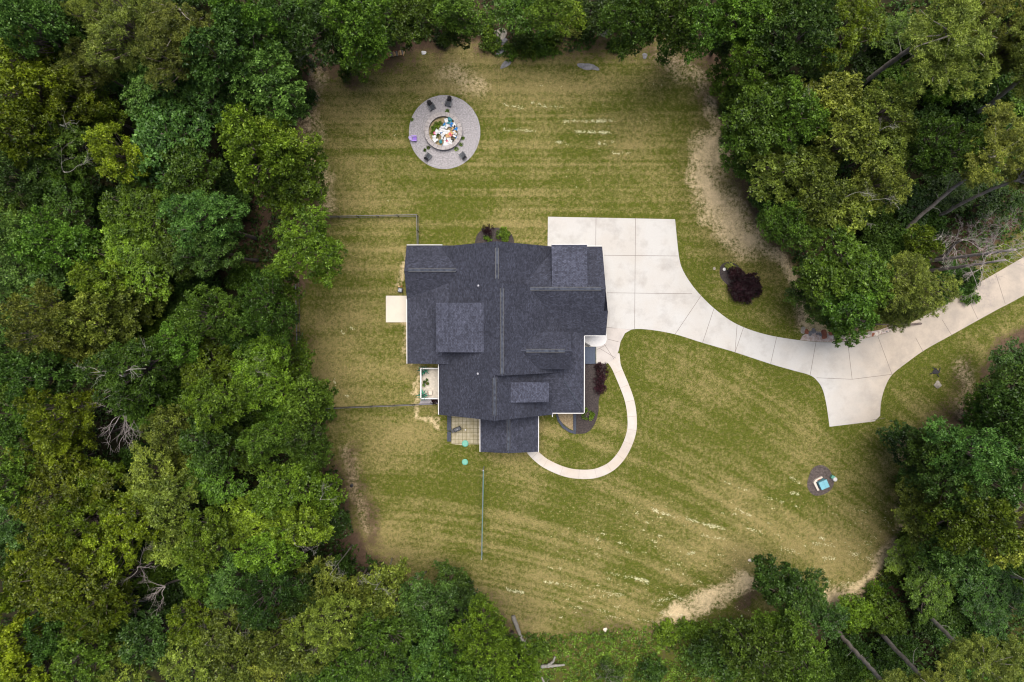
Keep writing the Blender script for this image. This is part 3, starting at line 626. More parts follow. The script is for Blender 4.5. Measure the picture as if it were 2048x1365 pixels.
# ridge caps running the whole ridge
for a_, b_ in (((XA, YS_A, ZA), (XA, YN_A, ZA)), ((XC, YN_A, ZC), (XC, YN_C, ZC)), ((XB, YS_B, ZB), (XB, YS_A, ZB)), ((XDW, YD, ZD), (XA - (ZA - ZD) / P1, YD, ZD)), ((XA + (ZA - ZG) / P1, YG, ZG), (XGE, YG, ZG)), ((XF0 + .3, YF, ZF), (XF1, YF, ZF)), ((XL, YL, ZL), (XL, YS_B, ZL))):
    mb = MB(); mb.tube([Vector(a_) - Vector((0, 0, .03)), Vector(b_) - Vector((0, 0, .03))], .085, 6); mb.build('ridge_cap', SHC, rf)
# hip caps
mb = MB(); mb.tube([(XPE - .15, YPS + .2, 3.45), (xh, yh, 3.98)], .09, 6); mb.build('hip_cap', CAP, rf)
# gutters / fascia
def gl(x0, y0, x1, y1, z, w_=.08):
    cx, cy = (x0 + x1) / 2, (y0 + y1) / 2; gut = MB(); gut.box((cx, cy, z - .09), (abs(x1 - x0) + (w_ if x0 == x1 else 0), abs(y1 - y0) + (w_ if y0 == y1 else 0), .15)); gut.build('gutter', M['white'], rf)
gl(XWL - .06, YS_E, XWL - .06, Yp(598, 3.4), 3.4); gl(XWE - .06, YS_B, XWE - .06, Yp(729, 3.4), 3.4); gl(XWL, YDN + .06, Xp(885, 3.6), YDN + .06, 3.6)
gl(Xp(1103, 5.3), yH1 + .06, Xp(1174, 5.3), yH1 + .06, zH - .2 * (yH1 - yH0)); gl(Xp(1106, 3.6), YGN + .06, XGE - .05, YGN + .06, 3.65)
gl(XPE + .06, YPS, XPE + .06, Yp(672, 3.4), 3.4, .09); gl(XK0, YPS - .06, XPE, YPS - .06, 3.4, .09); gl(XK0 - .05, YPS - .5, XK0 - .05, YPS, 3.4, .09); gl(Xp(1170, 3.3), YGS - .06, Xp(1211, 3.3), YGS - .06, 3.3, .08)
gl(xl0 - .05, YL, xl0 - .05, YS_B, 2.95, .09); gl(xl1 + .05, YL, xl1 + .05, YS_B, 2.95, .09)
# vent pipes
for px, py in ((957, 572), (956, 748)):
    p = W(px, py, 7.2); z = west(p.x, 0); mb = MB(); mb.cyl((p.x, p.y, z - .1), .07, .45, 12); mb.cyl((p.x, p.y, z - .02), .16, .08, 12, .1); mb.build('vent_pipe', M['galv'], rf)
# walls
wl_ = MB()
def wallbox(x0, x1, y0, y1, z1): wl_.prism(rect(x0, x1, y0, y1), -.1, z1)
wallbox(XWE + .5, XK0 - .5, YS_B + .35, YS_A + 3, 3.3); wallbox(XWL + .45, Xp(1106, 3.4) , YS_E + .4, Yp(590, 3.4), 3.25); wallbox(XDW + .6, XC + 5, Yp(596, 3.4), YDN - .45, 3.25)
wallbox(XC - 5.5, XC + 5.8, Yp(560, 3.4), YN_C - .4, 3.3); wallbox(XC + 3.5, XGE - .45, YGS + .45, YGN - .45, 3.2)
for (xr, zr, y, s, zb) in ((XB, ZB, YS_B + .35, 1, 3.3), (XC, ZC, YN_C - .4, 1, 3.3), (XA, ZA, YS_A + .3, 1, 3.3), (XA, ZA, YN_A - .3, 1, 3.3)):
    r_ = (zr - .25 - zb) / P1; wl_.add([(xr - r_, y, zb), (xr + r_, y, zb), (xr, y, zr - .25), (xr - r_, y + .02, zb), (xr + r_, y + .02, zb), (xr, y + .02, zr - .25)], [(0, 1, 2), (5, 4, 3)])
for (yr, zr, x, pp, zb) in ((YD, ZD, XDW + .6, pD, 3.25), (YG, ZG, XGE - .45, pG, 3.2)):
    r_ = (zr - .25 - zb) / pp; wl_.add([(x, yr - r_, zb), (x, yr + r_, zb), (x, yr, zr - .25)], [(0, 1, 2), (2, 1, 0)])
wl_.build('wall', M['siding'], house)
def window(x, y, z, w_, hgt, ax, sg):
    fm = MB(); dx, dy = (.06, w_) if ax == 'x' else (w_, .06); fm.box((x, y, z), (dx, dy, hgt)); o = fm.build('window', M['white'], house)
    pn = MB(); k = .05 * sg
    if ax == 'x': pn.box((x + k, y, z), (.03, w_ - .16, hgt - .16))
    else: pn.box((x, y + k, z), (w_ - .16, .03, hgt - .16))
    pn.build('pane', M['glass'], o)
for yy in (-2.5, 1.0): window(XWL + .42, yy, 1.7, 1.2, 1.5, 'x', -1)
window(XB - 3.5, YS_B + .33, 1.8, 1.2, 1.5, 'y', -1)
for q in (-1.6, 1.6): window(XC + q, YN_C - .38, 1.7, 1.4, 1.6, 'y', 1)
window(XF1 - .28, YF, 5.2, 1.2, 1.1, 'x', 1)
window(XB, YS_B + .33, 6.2, 1.1, 1.3, 'y', -1)
for q in ((YGS + YGN) / 2 - 2.6, (YGS + YGN) / 2 + 2.4):
    g_ = MB(); g_.box((XGE - .42, q, 1.15), (.08, 3.6, 2.3))
    for k in range(4): g_.box((XGE - .37, q, .3 + k * .57), (.03, 3.5, .5))
    g_.build('garage_door', M['doorw'], house)
g_ = MB(); g_.box((XK0 - .45, Yp(710, 1.5), 1.2), (.08, 1.1, 2.1)); dr = g_.build('front_door', mat('door_paint', (.10, .03, .02), .5), house)
g_ = MB(); g_.cyl((XK0 - .4, Yp(704, 1.5), 1.1), .04, .04, 8); g_.build('handle', M['galv'], dr)
for y in (YPS + .3, YPS + 3.0, YPS + 5.7): pm = MB(); pm.box((XPE - .3, y, 1.7), (.2, .2, 3.3)); pm.build('porch_post', M['white'], house)
pf_ = MB(); pf_.prism([(XK0 - .5, YPS + .1), (XPE - .1, YPS + .1), (XPE - .1, Yp(673, 0)), (XK0 - .5, Yp(673, 0))], 0, .55); pf_.build('porch_floor', M['cream'], house)
for x, y in ((xl0 + .25, YL + .3), (xl1 - .25, YL + .3), (xl0 + .25, YL + 2.4), (xl1 - .25, YL + 2.4)):
    q = MB(); q.box((x, y, 1.45), (.18, .18, 2.7)); q.build('post', M['white'], house)
q = MB(); q.prism(rect(xl0 + .1, xl1 - .1, YL + .1, YS_B + .3), -.05, .12); q.build('porch_slab', M['cream'], house)
# bright bay sill trims poking out under the north gable, white fan pad by the entrance
for q in (965, 1000): mb = MB(); mb.box((W(q, 484, .9).x, YN_C - .1, .95), (.8, 1.0, .25)); mb.build('window_sill', M['white'], house)
pad = [(1168,668),(1213,668)] + crom([(1213.5,679),(1211,686),(1205,691),(1197,693.5),(1187,693.5),(1178,692)]) + [(1168,686)]
mb = MB(); mb.prism(wp(pad), .0, .10); mb.build('entry_pad', M['white'], house)
# front steps (treads descend to the east)
st = empty('front_steps', W(1181, 710, 0)); tag(st, 'dark blue-grey front steps beside the stamped concrete entry, under the gutter', 'steps')
xa, xb = W(1166, 0, .3).x, W(1193, 0, 0).x; ya, yb = W(0, 728, 0).y, W(0, 694, 0).y; nst = 4
for i in range(nst):
    t0 = xb - (xb - xa) * (i + 1) / nst; mb = MB(); z = .14 * (i + 1)
    mb.box(((t0 + xb - (xb - xa) * i / nst) / 2 - st.location.x, (ya + yb) / 2 - st.location.y, z / 2 + .03), ((xb - xa) / nst - .01, yb - ya, z), 0); mb.build('step', M['treads'], st, .01)
# handrail: dark leaning bar by the steps
mb = MB(); mb.box((*W(1174, 689, .4)[:2], .45), (.75, .16, .9), R_(-28)); tag(mb.build('boot_scraper_stand', M['black']), 'small black slanted stand on the white pad just above the front steps', 'stand')
# ------------------------------------------------------------------ deck
dk = empty('deck', W(858, 767, 0)); tag(dk, 'small raised timber deck with white railing beside the west wall', 'deck')
def rel(o, px, py, z=0): return W(px, py, z) - o.location
a, b = rel(dk, 842, 796, .7), rel(dk, 882, 738, .7); mb = MB(); n = 10
for i in range(n):
    w_ = (b.x - a.x) / n; mb.box((a.x + w_ * (i + .5), (a.y + b.y) / 2, .66), (w_ - .012, b.y - a.y, .05))
mb.build('floor_boards', M['deck'], dk)
mb = MB(); za = 1.6
A_, B_, C_, D_ = rel(dk, 883, 737.5, za), rel(dk, 841.5, 737.5, za), rel(dk, 841.5, 797.5, za), rel(dk, 883, 797.5, za)
for p, q in ((A_, B_), (B_, C_), (C_, D_)):
    m_ = (p + q) / 2; d = q - p; hz = abs(d.x) > abs(d.y); L_ = d.length + .1
    mb.box((m_.x, m_.y, 1.6), (L_, .15, .05) if hz else (.15, L_, .05)); mb.box((m_.x, m_.y, .82), (L_, .05, .06) if hz else (.05, L_, .06))
mb.build('railing', M['white'], dk)
mb = MB()
for p, q in ((A_, B_), (B_, C_), (C_, D_)):
    d = q - p; n = int(d.length / .16)
    for i in range(n): c = p + d * ((i + .5) / n); mb.box((c.x, c.y, 1.2), (.03, .03, .78))
mb.build('balusters', M['white'], dk)
for p in (B_, C_): mb = MB(); mb.box((p.x, p.y, .82), (.13, .13, 1.7)); mb.build('post', M['white'], dk)
def plant(name, px, py, z, R, n, L, Wd, key, label, cat, group=None, potm=None, potr=.15, seed=0, up=.35, poth=.3):
    o = empty(name, W(px, py, z)); tag(o, label, cat, group); g = np.random.default_rng(seed + 900)
    if potm: mb = MB(); mb.cyl((0, 0, 0), potr * .8, poth, 14, potr); mb.build('pot', potm, o)
    d = unit(g.normal(size=(n, 3)) * np.array([1, 1, .45]) + np.array([0, 0, up])); base = d * g.uniform(0, R * .45, (n, 1)) + np.array([0, 0, (poth if potm else .05)])
    me = quads_mesh('foliage', leaf_quads(base, d, np.full((n, 1), L), np.full((n, 1), Wd), g), g.uniform(0, 1, n)); me.materials.append(LEAF[key]); link('foliage', me, o); return o
plant('potted_palm', 848.5, 741, .7, .5, 70, .62, .05, 'T', 'teal artificial palm in the upper corner of the timber deck', 'plant', 'teal palms on the deck', M['black'], seed=1, poth=.6)
plant('potted_palm', 847.5, 790, .7, .5, 70, .62, .05, 'T', 'teal artificial palm in the lower corner of the timber deck', 'plant', 'teal palms on the deck', M['black'], seed=2, poth=.6)
for i, (x, y, pr, lb, pm_) in enumerate([(854, 759.5, .13, 'dark round pot with little growth, topmost of the deck pots', M['black']), (849.5, 764, .14, 'leafy potted plant left of the dark round deck pot', M['black']), (855, 767, .13, 'brown pot with a small plant, right in the deck pot cluster', M['rust']), (848.5, 770.5, .16, 'widest bushy green plant at the foot of the deck pot cluster', M['black'])]):
    plant('potted_plant', x, y, .7, .22, 45, .17, .06, 'G', lb, 'plant', 'potted plants on the deck', pm_, pr, seed=10 + i)
ch = empty('folding_chair', W(861, 785.5, .7)); tag(ch, 'beige folding chair on the lower part of the timber deck', 'chair')
cm = mat('beige_fabric', (.60, .50, .42), .8, .08, 5)
mb = MB(); mb.box((0, 0, .42), (.46, .46, .04)); mb.build('seat', cm, ch)
mb = MB(); mb.box((-.26, 0, .68), (.04, .46, .5), 0, 0, R_(-12)); mb.build('backrest', cm, ch)
for sx in (-.22, .22):
    for sy in (-.22, .22): mb = MB(); mb.box((sx, sy, .2), (.03, .03, .4)); mb.build('leg', M['galv'], ch)
# ------------------------------------------------------------------ fences
def fence(pts, label, hgt=1.45, sp=2.35, cross=False):
    o = empty('metal_fence', W(*pts[0], 0)); tag(o, label, 'fence', 'black metal fences round the yard'); P = [W(x, y, 0) - o.location for x, y in pts]
    for i in range(len(P) - 1):
        a, b = P[i], P[i + 1]; d = b - a; L_ = d.length; rz = math.atan2(d.y, d.x); m_ = (a + b) / 2
        mb = MB()
        for z in (hgt, hgt - .25, .15): mb.box((m_.x, m_.y, z), (L_, .055 if z == hgt else .03, .04), rz)
        mb.build('rail', M['rail'], o)
        mb = MB(); n = int(L_ / .13)
        for k in range(n): c = a + d * ((k + .5) / n); mb.box((c.x, c.y, hgt / 2 + .02), (.018, .018, hgt - .05), rz)
        mb.build('pickets', M['metal'], o)
        n = max(1, round(L_ / sp))
        for k in range(n + (1 if i == len(P) - 2 else 0)):
            c = a + d * (k / n); mb = MB(); mb.box((c.x, c.y, hgt / 2 + .05), (.09, .09, hgt + .12), rz); mb.box((c.x, c.y, hgt + .12), (.11, .11, .03), rz); mb.build('post', M['metal'], o)
    return o
fence([(640, 437), (836.5, 433.5), (837.5, 494)], 'black metal picket fence from the left woods round to the upper house corner')
fence([(598, 560), (601, 700), (612, 800)], 'black metal fence running down the left edge of the lawn below the trees')
fence([(640, 816), (700, 813.5), (790, 810), (868, 806.5)], 'black metal picket fence from the left woods to the house below the deck')
# ------------------------------------------------------------------ volleyball net
nn = empty('sports_net', W(965, 1025, 0)); tag(nn, 'long narrow sports net on two posts standing on the lower lawn', 'net')
t0, t1 = rel(nn, 966.5, 941, 2.3), rel(nn, 963, 1118, 2.3)
for p in (t0, t1):
    mb = MB(); mb.cyl((p.x, p.y, 0), .045, 2.4, 10); mb.cyl((p.x, p.y, 2.38), .08, .06, 10); mb.build('post', M['galv'], nn)
def sagline(z, s, dx=0): return [Vector((t0.x + dx + (t1.x - t0.x) * t, t0.y + (t1.y - t0.y) * t, z - s * math.sin(math.pi * t))) for t in [i / 14 for i in range(15)]]
mb = MB(); mb.tube(sagline(2.3, .06, .04), .035, 6); mb.build('top_tape', M['tealnet'], nn)
mb = MB(); mb.tube(sagline(1.35, .1, -.05), .035, 6); mb.build('bottom_tape', M['net'], nn)
mb = MB(); A1, B1 = sagline(2.3, .06, .04), sagline(1.35, .1, -.05)
for i in range(14):
    for k in range(7):
        p = A1[i].lerp(A1[i + 1], k / 7); q = B1[i].lerp(B1[i + 1], k / 7); mb.tube([p, q], .008, 3)
for j in range(1, 6): mb.tube([a_.lerp(b_, j / 6) for a_, b_ in zip(A1, B1)], .009, 3)
mb.build('netting', M['net'], nn)
# ------------------------------------------------------------------ fire pit
fp = empty('fire_pit', W(887.5, 265, 0)); tag(fp, 'round stone fire pit heaped with rubbish in the middle of the gravel circle', 'fire pit')
def ring(mb, r0, r1, z0, z1, n=64, cx=0, cy=0, j=0):
    vs = []
    for k in range(n):
        t = 6.28318 * k / n; c, s = math.cos(t), math.sin(t); jj = 1 + random.uniform(-j, j)
        vs += [(cx + r0 * c, cy + r0 * s, z0), (cx + r1 * c * jj, cy + r1 * s * jj, z0), (cx + r1 * c * jj, cy + r1 * s * jj, z1), (cx + r0 * c, cy + r0 * s, z1)]
    fs = []
    for k in range(n):
        a = 4 * k; b = 4 * ((k + 1) % n); fs += [(a + 3, a + 2, b + 2, b + 3), (a + 1, b + 1, b + 2, a + 2), (a, a + 3, b + 3, b), (a, b, b + 1, a + 1)]
    return mb.add(vs, fs)
mb = MB(); ring(mb, 1.82, 2.17, 0, .5, j=.008); mb.build('stone_wall', mat('pit_wall', (.30, .255, .25), .9, .25, 5, .5), fp)
cp = MB()
for k in range(26):
    t0_ = 6.28318 * k / 26; t1_ = t0_ + 6.28318 / 26 - .012; vs = []
    for t in (t0_, (t0_ + t1_) / 2, t1_):
        for r in (1.76, 2.26): vs += [(r * math.cos(t), r * math.sin(t), .503), (r * math.cos(t), r * math.sin(t), .60 + .004 * (k % 3))]
    cp.add(vs, [(1, 3, 7, 5), (5, 7, 11, 9), (2, 6, 7, 3), (6, 10, 11, 7), (0, 1, 5, 4), (4, 5, 9, 8), (0, 2, 3, 1), (8, 9, 11, 10)])
cp.build('coping', M['pit'], fp, .01)
mb = MB(); mb.prism([(1.8 * math.cos(6.283 * k / 40), 1.8 * math.sin(6.283 * k / 40)) for k in range(40)], .03, .10)
mb.build('pit_floor', mat('pit_floor_soil', (.18, .15, .06), .95, .3, 3, .5, col2=(.42, .33, .20)), fp)
# rubbish: individually placed pieces
def box_open(s=.3):
    mb = MB(); mb.box((0, 0, s * .3), (s, s * .7, s * .6)); mb.box((s * .62, 0, s * .62), (s * .35, s * .66, .012), 0, 0, R_(25)); mb.box((-s * .62, 0, s * .62), (s * .35, s * .66, .012), 0, 0, R_(-20)); return mb.mesh('box')
def crumple(r, seed):
    g = random.Random(seed); mb = MB(); n = 5; vs = [(r * (i / n * 2 - 1) + g.uniform(-.03, .03), r * .75 * (j / n * 2 - 1) + g.uniform(-.03, .03), .06 + g.uniform(0, r * .5)) for i in range(n + 1) for j in range(n + 1)]
    vs += [(x, y, z - .02) for x, y, z in vs]; m_ = (n + 1) ** 2; fs = []
    for i in range(n):
        for j in range(n): a = i * (n + 1) + j; fs += [(a, a + n + 1, a + n + 2, a + 1), (a + m_, a + 1 + m_, a + n + 2 + m_, a + n + 1 + m_)]
    mb.add(vs, fs); return mb.mesh('sheet')
boxes = [box_open(.34), box_open(.24)]; crs = [crumple(.28, 1), crumple(.20, 2), crumple(.15, 3), crumple(.34, 4)]
for me in boxes + crs: me.materials.append(M['paper'])
g = random.Random(5); zp = .1
TL = {'paper': ('crumpled white packaging in the rubbish heap in the stone fire pit', 'white packaging'), 'card': ('tan cardboard piece lying in the rubbish heap in the stone fire pit', 'cardboard'), 'blue': ('bright blue wrapper in the rubbish heap in the stone fire pit', 'blue wrapper'),
      'teal2': ('dark teal bag scrap at the upper side of the fire pit rubbish', 'teal scrap'), 'pink': ('small pink-red scrap in the rubbish heap in the stone fire pit', 'pink scrap'), 'black': ('small black scrap in the rubbish heap in the stone fire pit', 'black scrap')}
def trash(px, py, z, me, mk, sc=1, rz=None):
    o = bpy.data.objects.new('cardboard_box' if me in boxes else 'crumpled_wrapper', me); COL.objects.link(o); p = W(px, py, z); o.location = p; o.rotation_euler = (g.uniform(-.4, .4), g.uniform(-.4, .4), g.uniform(0, 6.28) if rz is None else rz); o.scale = (sc,) * 3
    o.material_slots[0].link = 'OBJECT'; o.material_slots[0].material = M[mk]; 
    a = math.degrees(math.atan2(264 - py, px - 889)) % 360; dd = math.hypot(px - 889, py - 264)
    wh = 'at the heart' if dd < 6 else ('well ' if dd < 14 else ('' if dd < 21 else 'far ')) + ['right', 'upper right', 'up', 'upper left', 'left', 'lower left', 'down', 'lower right'][int((a + 22.5) // 45) % 8]
    nm = {'paper': 'white packaging', 'card': 'tan cardboard', 'blue': 'bright blue wrapper', 'teal2': 'dark teal scrap', 'pink': 'pink-red scrap', 'black': 'small black scrap'}[mk] + (' box' if me in boxes else '')
    tag(o, nm + ' in the fire pit heap, ' + wh.replace('well ', 'part way ').replace('far ', 'at the rim ') + ('' if dd < 6 else ' of its middle'), 'box' if me in boxes else 'rubbish', TL[mk][1] + ' pieces heaped in the fire pit')
    return o
fixed = [(893,242,.5,3,'paper',.8),(900,239,.45,0,'teal2',1),(897,247,.5,1,'teal2',1),(903,248,.45,2,'blue',1),(889,253,.5,2,'teal2',1),(913,258,.5,1,'blue',.9),(917,262,.4,1,'paper',1),(901,269,.55,3,'card',1.1),(896,272,.6,3,'card',.8),(907,266,.55,1,'paper',1),(900,270,.75,2,'pink',.9),(904,272,.7,2,'pink',.6),(894,282,.5,2,'pink',.7),(868,276,.3,3,'paper',.8),(872,281,.35,1,'paper',.9),(905,280,.4,2,'black',1),(907,282,.4,1,'black',.6),(900,285,.45,3,'paper',.9),(891,289,.4,3,'paper',1),(885,262,.45,3,'paper',1.1),(890,265,.55,3,'paper',1),(882,259,.4,1,'blue',.5),(884,256,.45,1,'paper',1)]
for (x, y, z, k, mk, s) in fixed: trash(x, y, z, crs[k], mk, s)
for i in range(62):
    while True:
        x, y = g.uniform(864, 918), g.uniform(238, 292); rx, ry = (x - 888) / 27.5, (y - 265) / 27.5
        if rx * rx + ry * ry < .93 and (x - 872) * .9 + (y - 250) * .75 > 14 - max(0, (y - 262)) * .6: break
    mk = g.choices(['paper', 'card', 'blue', 'teal2', 'pink', 'black'], [66, 10, 7, 5, 4, 6])[0]
    big = g.random() < .35 and mk in ('paper', 'card')
    trash(x, y, .22 + .4 * max(0, 1 - rx * rx - ry * ry) * g.uniform(.4, 1), g.choice(boxes) if big else g.choice(crs[:3]), mk, g.uniform(.65, 1.15) if mk in ('paper',) else g.uniform(.4, .8))
# weeds growing in and by the pit
for i, (x, y, lb) in enumerate([(867, 257, 'leftmost of the green weeds inside the fire pit'), (873, 250, 'green weeds inside the upper left of the fire pit ring'), (866, 266, 'green weeds inside the left rim of the fire pit, below the leftmost ones'), (877, 259, 'green weeds inside the fire pit touching the rubbish heap'), (872, 270, 'lowest green weeds inside the left half of the fire pit'), (880, 249, 'yellow-green weeds at the top inside the fire pit')]):
    plant('weed_clump', x, y, .12, .62, 130, .2, .045, 'L', lb, 'plant', 'weeds inside the fire pit', seed=60 + i, up=.25)
plant('weed_clump', 894.5, 223.5, .03, .45, 110, .22, .03, 'L', 'bright weed tuft against the top outside of the fire pit', 'plant', seed=33, up=.4)
for i, (x, y, s, lb) in enumerate([(922, 290, .5, 'weeds at the lower right foot of the fire pit'), (913, 299, .5, 'dark weed clump below the fire pit on the lower right'), (926, 277, .35, 'small weeds right of the fire pit wall'), (857, 296, .35, 'sparse weeds on the gravel left below the fire pit'), (850, 301, .25, 'tiny weed tuft near the lower left black chair'), (824, 240, .3, 'small weeds at the left rim of the gravel circle')]):
    plant('weed_clump', x, y, .03, s, 120, .16, .028, 'L', lb, 'plant', 'weeds on the gravel circle', seed=40 + i, up=.3)
# ------------------------------------------------------------------ chairs
def slat_chair(name, px, py, face, label, cat, group, m1, m2, sc=1.0):
    """face: photo direction the sitter looks (dx,dy in px)"""
    o = empty(name, W(px, py, .03), math.atan2(-face[1], face[0])); tag(o, label, cat, group); o.scale = (sc,) * 3
    mb = MB()
    for k in range(6): mb.box((.30 - k * .095, 0, .38 - k * .028), (.085, .52, .025), 0, 0, R_(-16)) 
    mb.build('seat', m2, o, .004)
    mb = MB(); hts = [.74, .84, .90, .84, .74]
    for k, hh in enumerate(hts): mb.box((-.28 - hh * .5 * math.sin(R_(28)), (k - 2) * .105, .20 + hh * .5 * math.cos(R_(28))), (.025, .095, hh), 0, 0, R_(-28))
    mb.box((-.44, 0, .62), (.03, .52, .07), 0, 0, R_(-28)); mb.build('backrest', m1, o, .004)
    for s in (-1, 1):
        mb = MB(); mb.box((.0, s * .33, .56), (.72, .13, .028)); mb.build('armrest', m2, o, .006)
        mb = MB(); mb.box((.32, s * .30, .27), (.09, .03, .56)); mb.build('leg', m1, o)
        mb = MB(); mb.box((-.2, s * .28, .19), (.95, .03, .11), 0, 0, R_(-16)); mb.build('leg', m1, o)
    return o
gc = 'black chairs round the fire pit'
slat_chair('garden_chair', 864, 215.5, (65, 100), 'black slatted chair upper left of the fire pit, left of the top pair', 'chair', gc, M['black'], M['chair2'])
slat_chair('garden_chair', 897.5, 208.5, (-38, 130), 'black slatted chair directly above the fire pit, right of the top pair', 'chair', gc, M['black'], M['chair2'])
slat_chair('garden_chair', 857.5, 314, (62, -75), 'black slatted chair lower left of the fire pit', 'chair', gc, M['black'], M['chair2'], .9)
slat_chair('garden_chair', 925, 312, (-60, -75), 'black slatted chair lower right of the fire pit', 'chair', gc, M['black'], M['chair2'], .9)
slat_chair('garden_chair', 829, 279, (1, .02), 'small purple chair at the left rim of the gravel circle', 'chair', None, M['lilac'], M['purple'], .85)
# ------------------------------------------------------------------ wood pile
for i in range(13):
    rw = i % 9; x = 774 + rw * 3.9 + (2 if i > 8 else 0); y = 111.5 - rw * .75 + (0 if i < 9 else -1); o = empty('firewood_log', W(x, y, .1 + (.17 if i > 8 else 0)), R_(100) + random.uniform(-.15, .15))
    L_ = random.uniform(.45, .6); pts = [(L_ * (k / 4 - .5), random.uniform(-.01, .01), .02) for k in range(5)]; mb = MB(); mb.tube(pts, [.10, .11, .105, .11, .10], 7)
    mb.build('split_log', [M['log1'], M['card'], M['log2']][i % 3], o); tag(o, '%s split firewood log, %s, %s of the pile' % (['orange-tan', 'pale tan', 'grey weathered'][i % 3], 'resting on top' if i > 8 else 'on the ground', ['left end', 'left part', 'left of middle', 'just left of middle', 'middle', 'just right of middle', 'right of middle', 'right part', 'right end'][rw]), 'log', 'firewood logs stacked at the wood edge')
for (x, y, rz, lb) in ((771.5, 115, -50, 'pale log lying at the left end of the firewood pile'), (808, 108, 70, 'short pale log off the right end of the firewood pile'), (790, 103, 8, 'long reddish log lying behind the firewood pile'), (776, 119.5, 10, 'orange log chunk in front of the firewood pile')):
    mb = MB(); mb.tube([(-.28, 0, .08), (0, .01, .09), (.28, 0, .08)], [.07, .08, .07], 7); o = mb.build('firewood_log', M['card'] if 'pale' in lb else M['rust']); o.location = W(x, y, 0); o.rotation_euler = (0, 0, R_(rz)); tag(o, lb, 'log', 'loose logs by the firewood pile')
# ------------------------------------------------------------------ utilities
tb = empty('transformer_cabinet', W(1641, 967, 0), R_(24)); tag(tb, 'blue-green utility cabinet on its concrete base in the oval mulch bed', 'utility box')
mb = MB(); mb.box((.05, 0, .45), (.98, .92, .86)); mb.build('body', M['cabinet'], tb, .02)
mb = MB(); mb.box((.05, 0, .90), (1.04, .98, .06)); mb.build('lid', mat('cabinet_lid', (.17, .42, .50), .5, .12, 2), tb, .015)
mb = MB(); mb.box((.10, 0, .938), (.02, .94, .012)); mb.build('lid_seam', mat('seam', (.10, .27, .33), .6, .1), tb)
mb = MB(); mb.prism([(-.80, -.58), (-.55, -.62), (-.55, .46), (-.1, .56), (.42, .62), (.42, .82), (-.5, .78), (-.86, .52)], 0, .34); mb.build('concrete_base', M['cream'], tb, .02)
mb = MB(); mb.box((-.1, .60, .37), (.42, .09, .05)); mb.build('clay_strip', M['rust'], tb)
pd = empty('service_pedestal', W(1664.5, 955.5, 0), R_(-25)); tag(pd, 'small green pedestal with white dome cap right of the blue-green cabinet', 'utility post')
mb = MB(); mb.box((-.12, .08, .22), (.42, .40, .44)); mb.build('body', M['teal'], pd, .02)
mb = MB(); mb.cyl((.18, -.06, .02), .26, .5, 18, .25); mb.cyl((.18, -.06, .52), .25, .08, 18, .14); mb.build('cap', M['white'], pd)
for (x, y, r, lb) in ((930.5, 887, .40, 'round teal septic lid at the lower edge of the paved patio'), (930, 924, .37, 'round teal septic lid alone in the grass below the patio')):
    o = empty('septic_lid', W(x, y, 0)); tag(o, lb, 'lid', 'teal septic lids'); mb = MB(); mb.cyl((0, 0, -.05), r * .93, .2, 28); mb.build('riser', M['teal'], o); mb = MB(); mb.cyl((0, 0, .15), r, .04, 32); mb.cyl((0, 0, .19), r, .06, 32, r * .72)
    for k in range(6): t = k * 1.047; mb.box((r * .6 * math.cos(t), r * .6 * math.sin(t), .235), (r * .5, .04, .025), t)
    mb.build('lid', mat('teal_lid_top', (.12, .36, .27), .5, .12, 5), o)
ac = empty('outdoor_tap_unit', W(801.5, 581, 0), R_(-10)); tag(ac, 'small black square unit with grey top between the white pad and the wall', 'utility box')
mb = MB(); mb.box((0, 0, .25), (.56, .56, .5)); mb.build('body', M['black'], ac, .02); mb = MB(); mb.box((0, 0, .52), (.38, .38, .05)); mb.build('top', mat('grey_top', (.22, .24, .28), .5), ac, .01)
mb = MB(); mb.box((-.13, -.02, .555), (.05, .3, .02)); mb.box((.06, .02, .57), (.1, .1, .05)); mb.build('bracket', M['white'], ac)
for (x, y, m_, lb) in ((798, 573.5, 'card', 'orange-tan brick left of two above the black square unit'), (803.5, 573, 'rust', 'reddish brick right of two above the black square unit')):
    mb = MB(); mb.box((0, 0, .06), (.2, .14, .12)); o = mb.build('brick', M[m_], None, .01); o.location = W(x, y, 0); tag(o, lb, 'brick')
bn = empty('seat_wall', W(900, 848, 0)); tag(bn, 'long dark block seat wall along the left edge of the patio, upper section', 'wall')
mb = MB(); mb.prism([(p[0] - bn.location.x, p[1] - bn.location.y) for p in wp([(895.5, 826), (902.5, 826), (902.5, 860), (895.5, 860)])], 0, .42); mb.build('blocks', M['darkstone'], bn, .02)
mb = MB(); mb.prism([(p[0] - bn.location.x, p[1] - bn.location.y) for p in wp([(895, 826), (903, 826), (903, 860.5), (895, 860.5)])], .423, .48); mb.build('coping', M['darkstone'], bn, .01)
bn = empty('seat_wall', W(899, 872, 0)); tag(bn, 'short dark block seat wall left of the patio, lower section', 'wall')
mb = MB(); mb.prism([(p[0] - bn.location.x, p[1] - bn.location.y) for p in wp([(895.5, 863), (902, 863), (902, 882), (895.5, 882)])], 0, .36); mb.build('blocks', M['darkstone'], bn, .02)
mb = MB(); mb.prism([(p[0] - bn.location.x, p[1] - bn.location.y) for p in wp([(895, 862.5), (902.5, 862.5), (902.5, 882.5), (895, 882.5)])], .363, .41); mb.build('coping', M['darkstone'], bn, .01)
gr = empty('charcoal_grill', W(915.5, 857, .04), R_(22)); tag(gr, 'black wheeled grill cart standing askew on the patio', 'grill')
mb = MB(); mb.box((0, 0, .72), (.9, .5, .28)); mb.build('firebox', M['black'], gr, .05); mb = MB(); mb.box((0, 0, .88), (.74, .38, .08)); mb.build('lid', M['chair2'], gr, .03)
mb = MB(); mb.box((-.60, 0, .78), (.3, .42, .03)); mb.build('side_shelf', M['black'], gr)
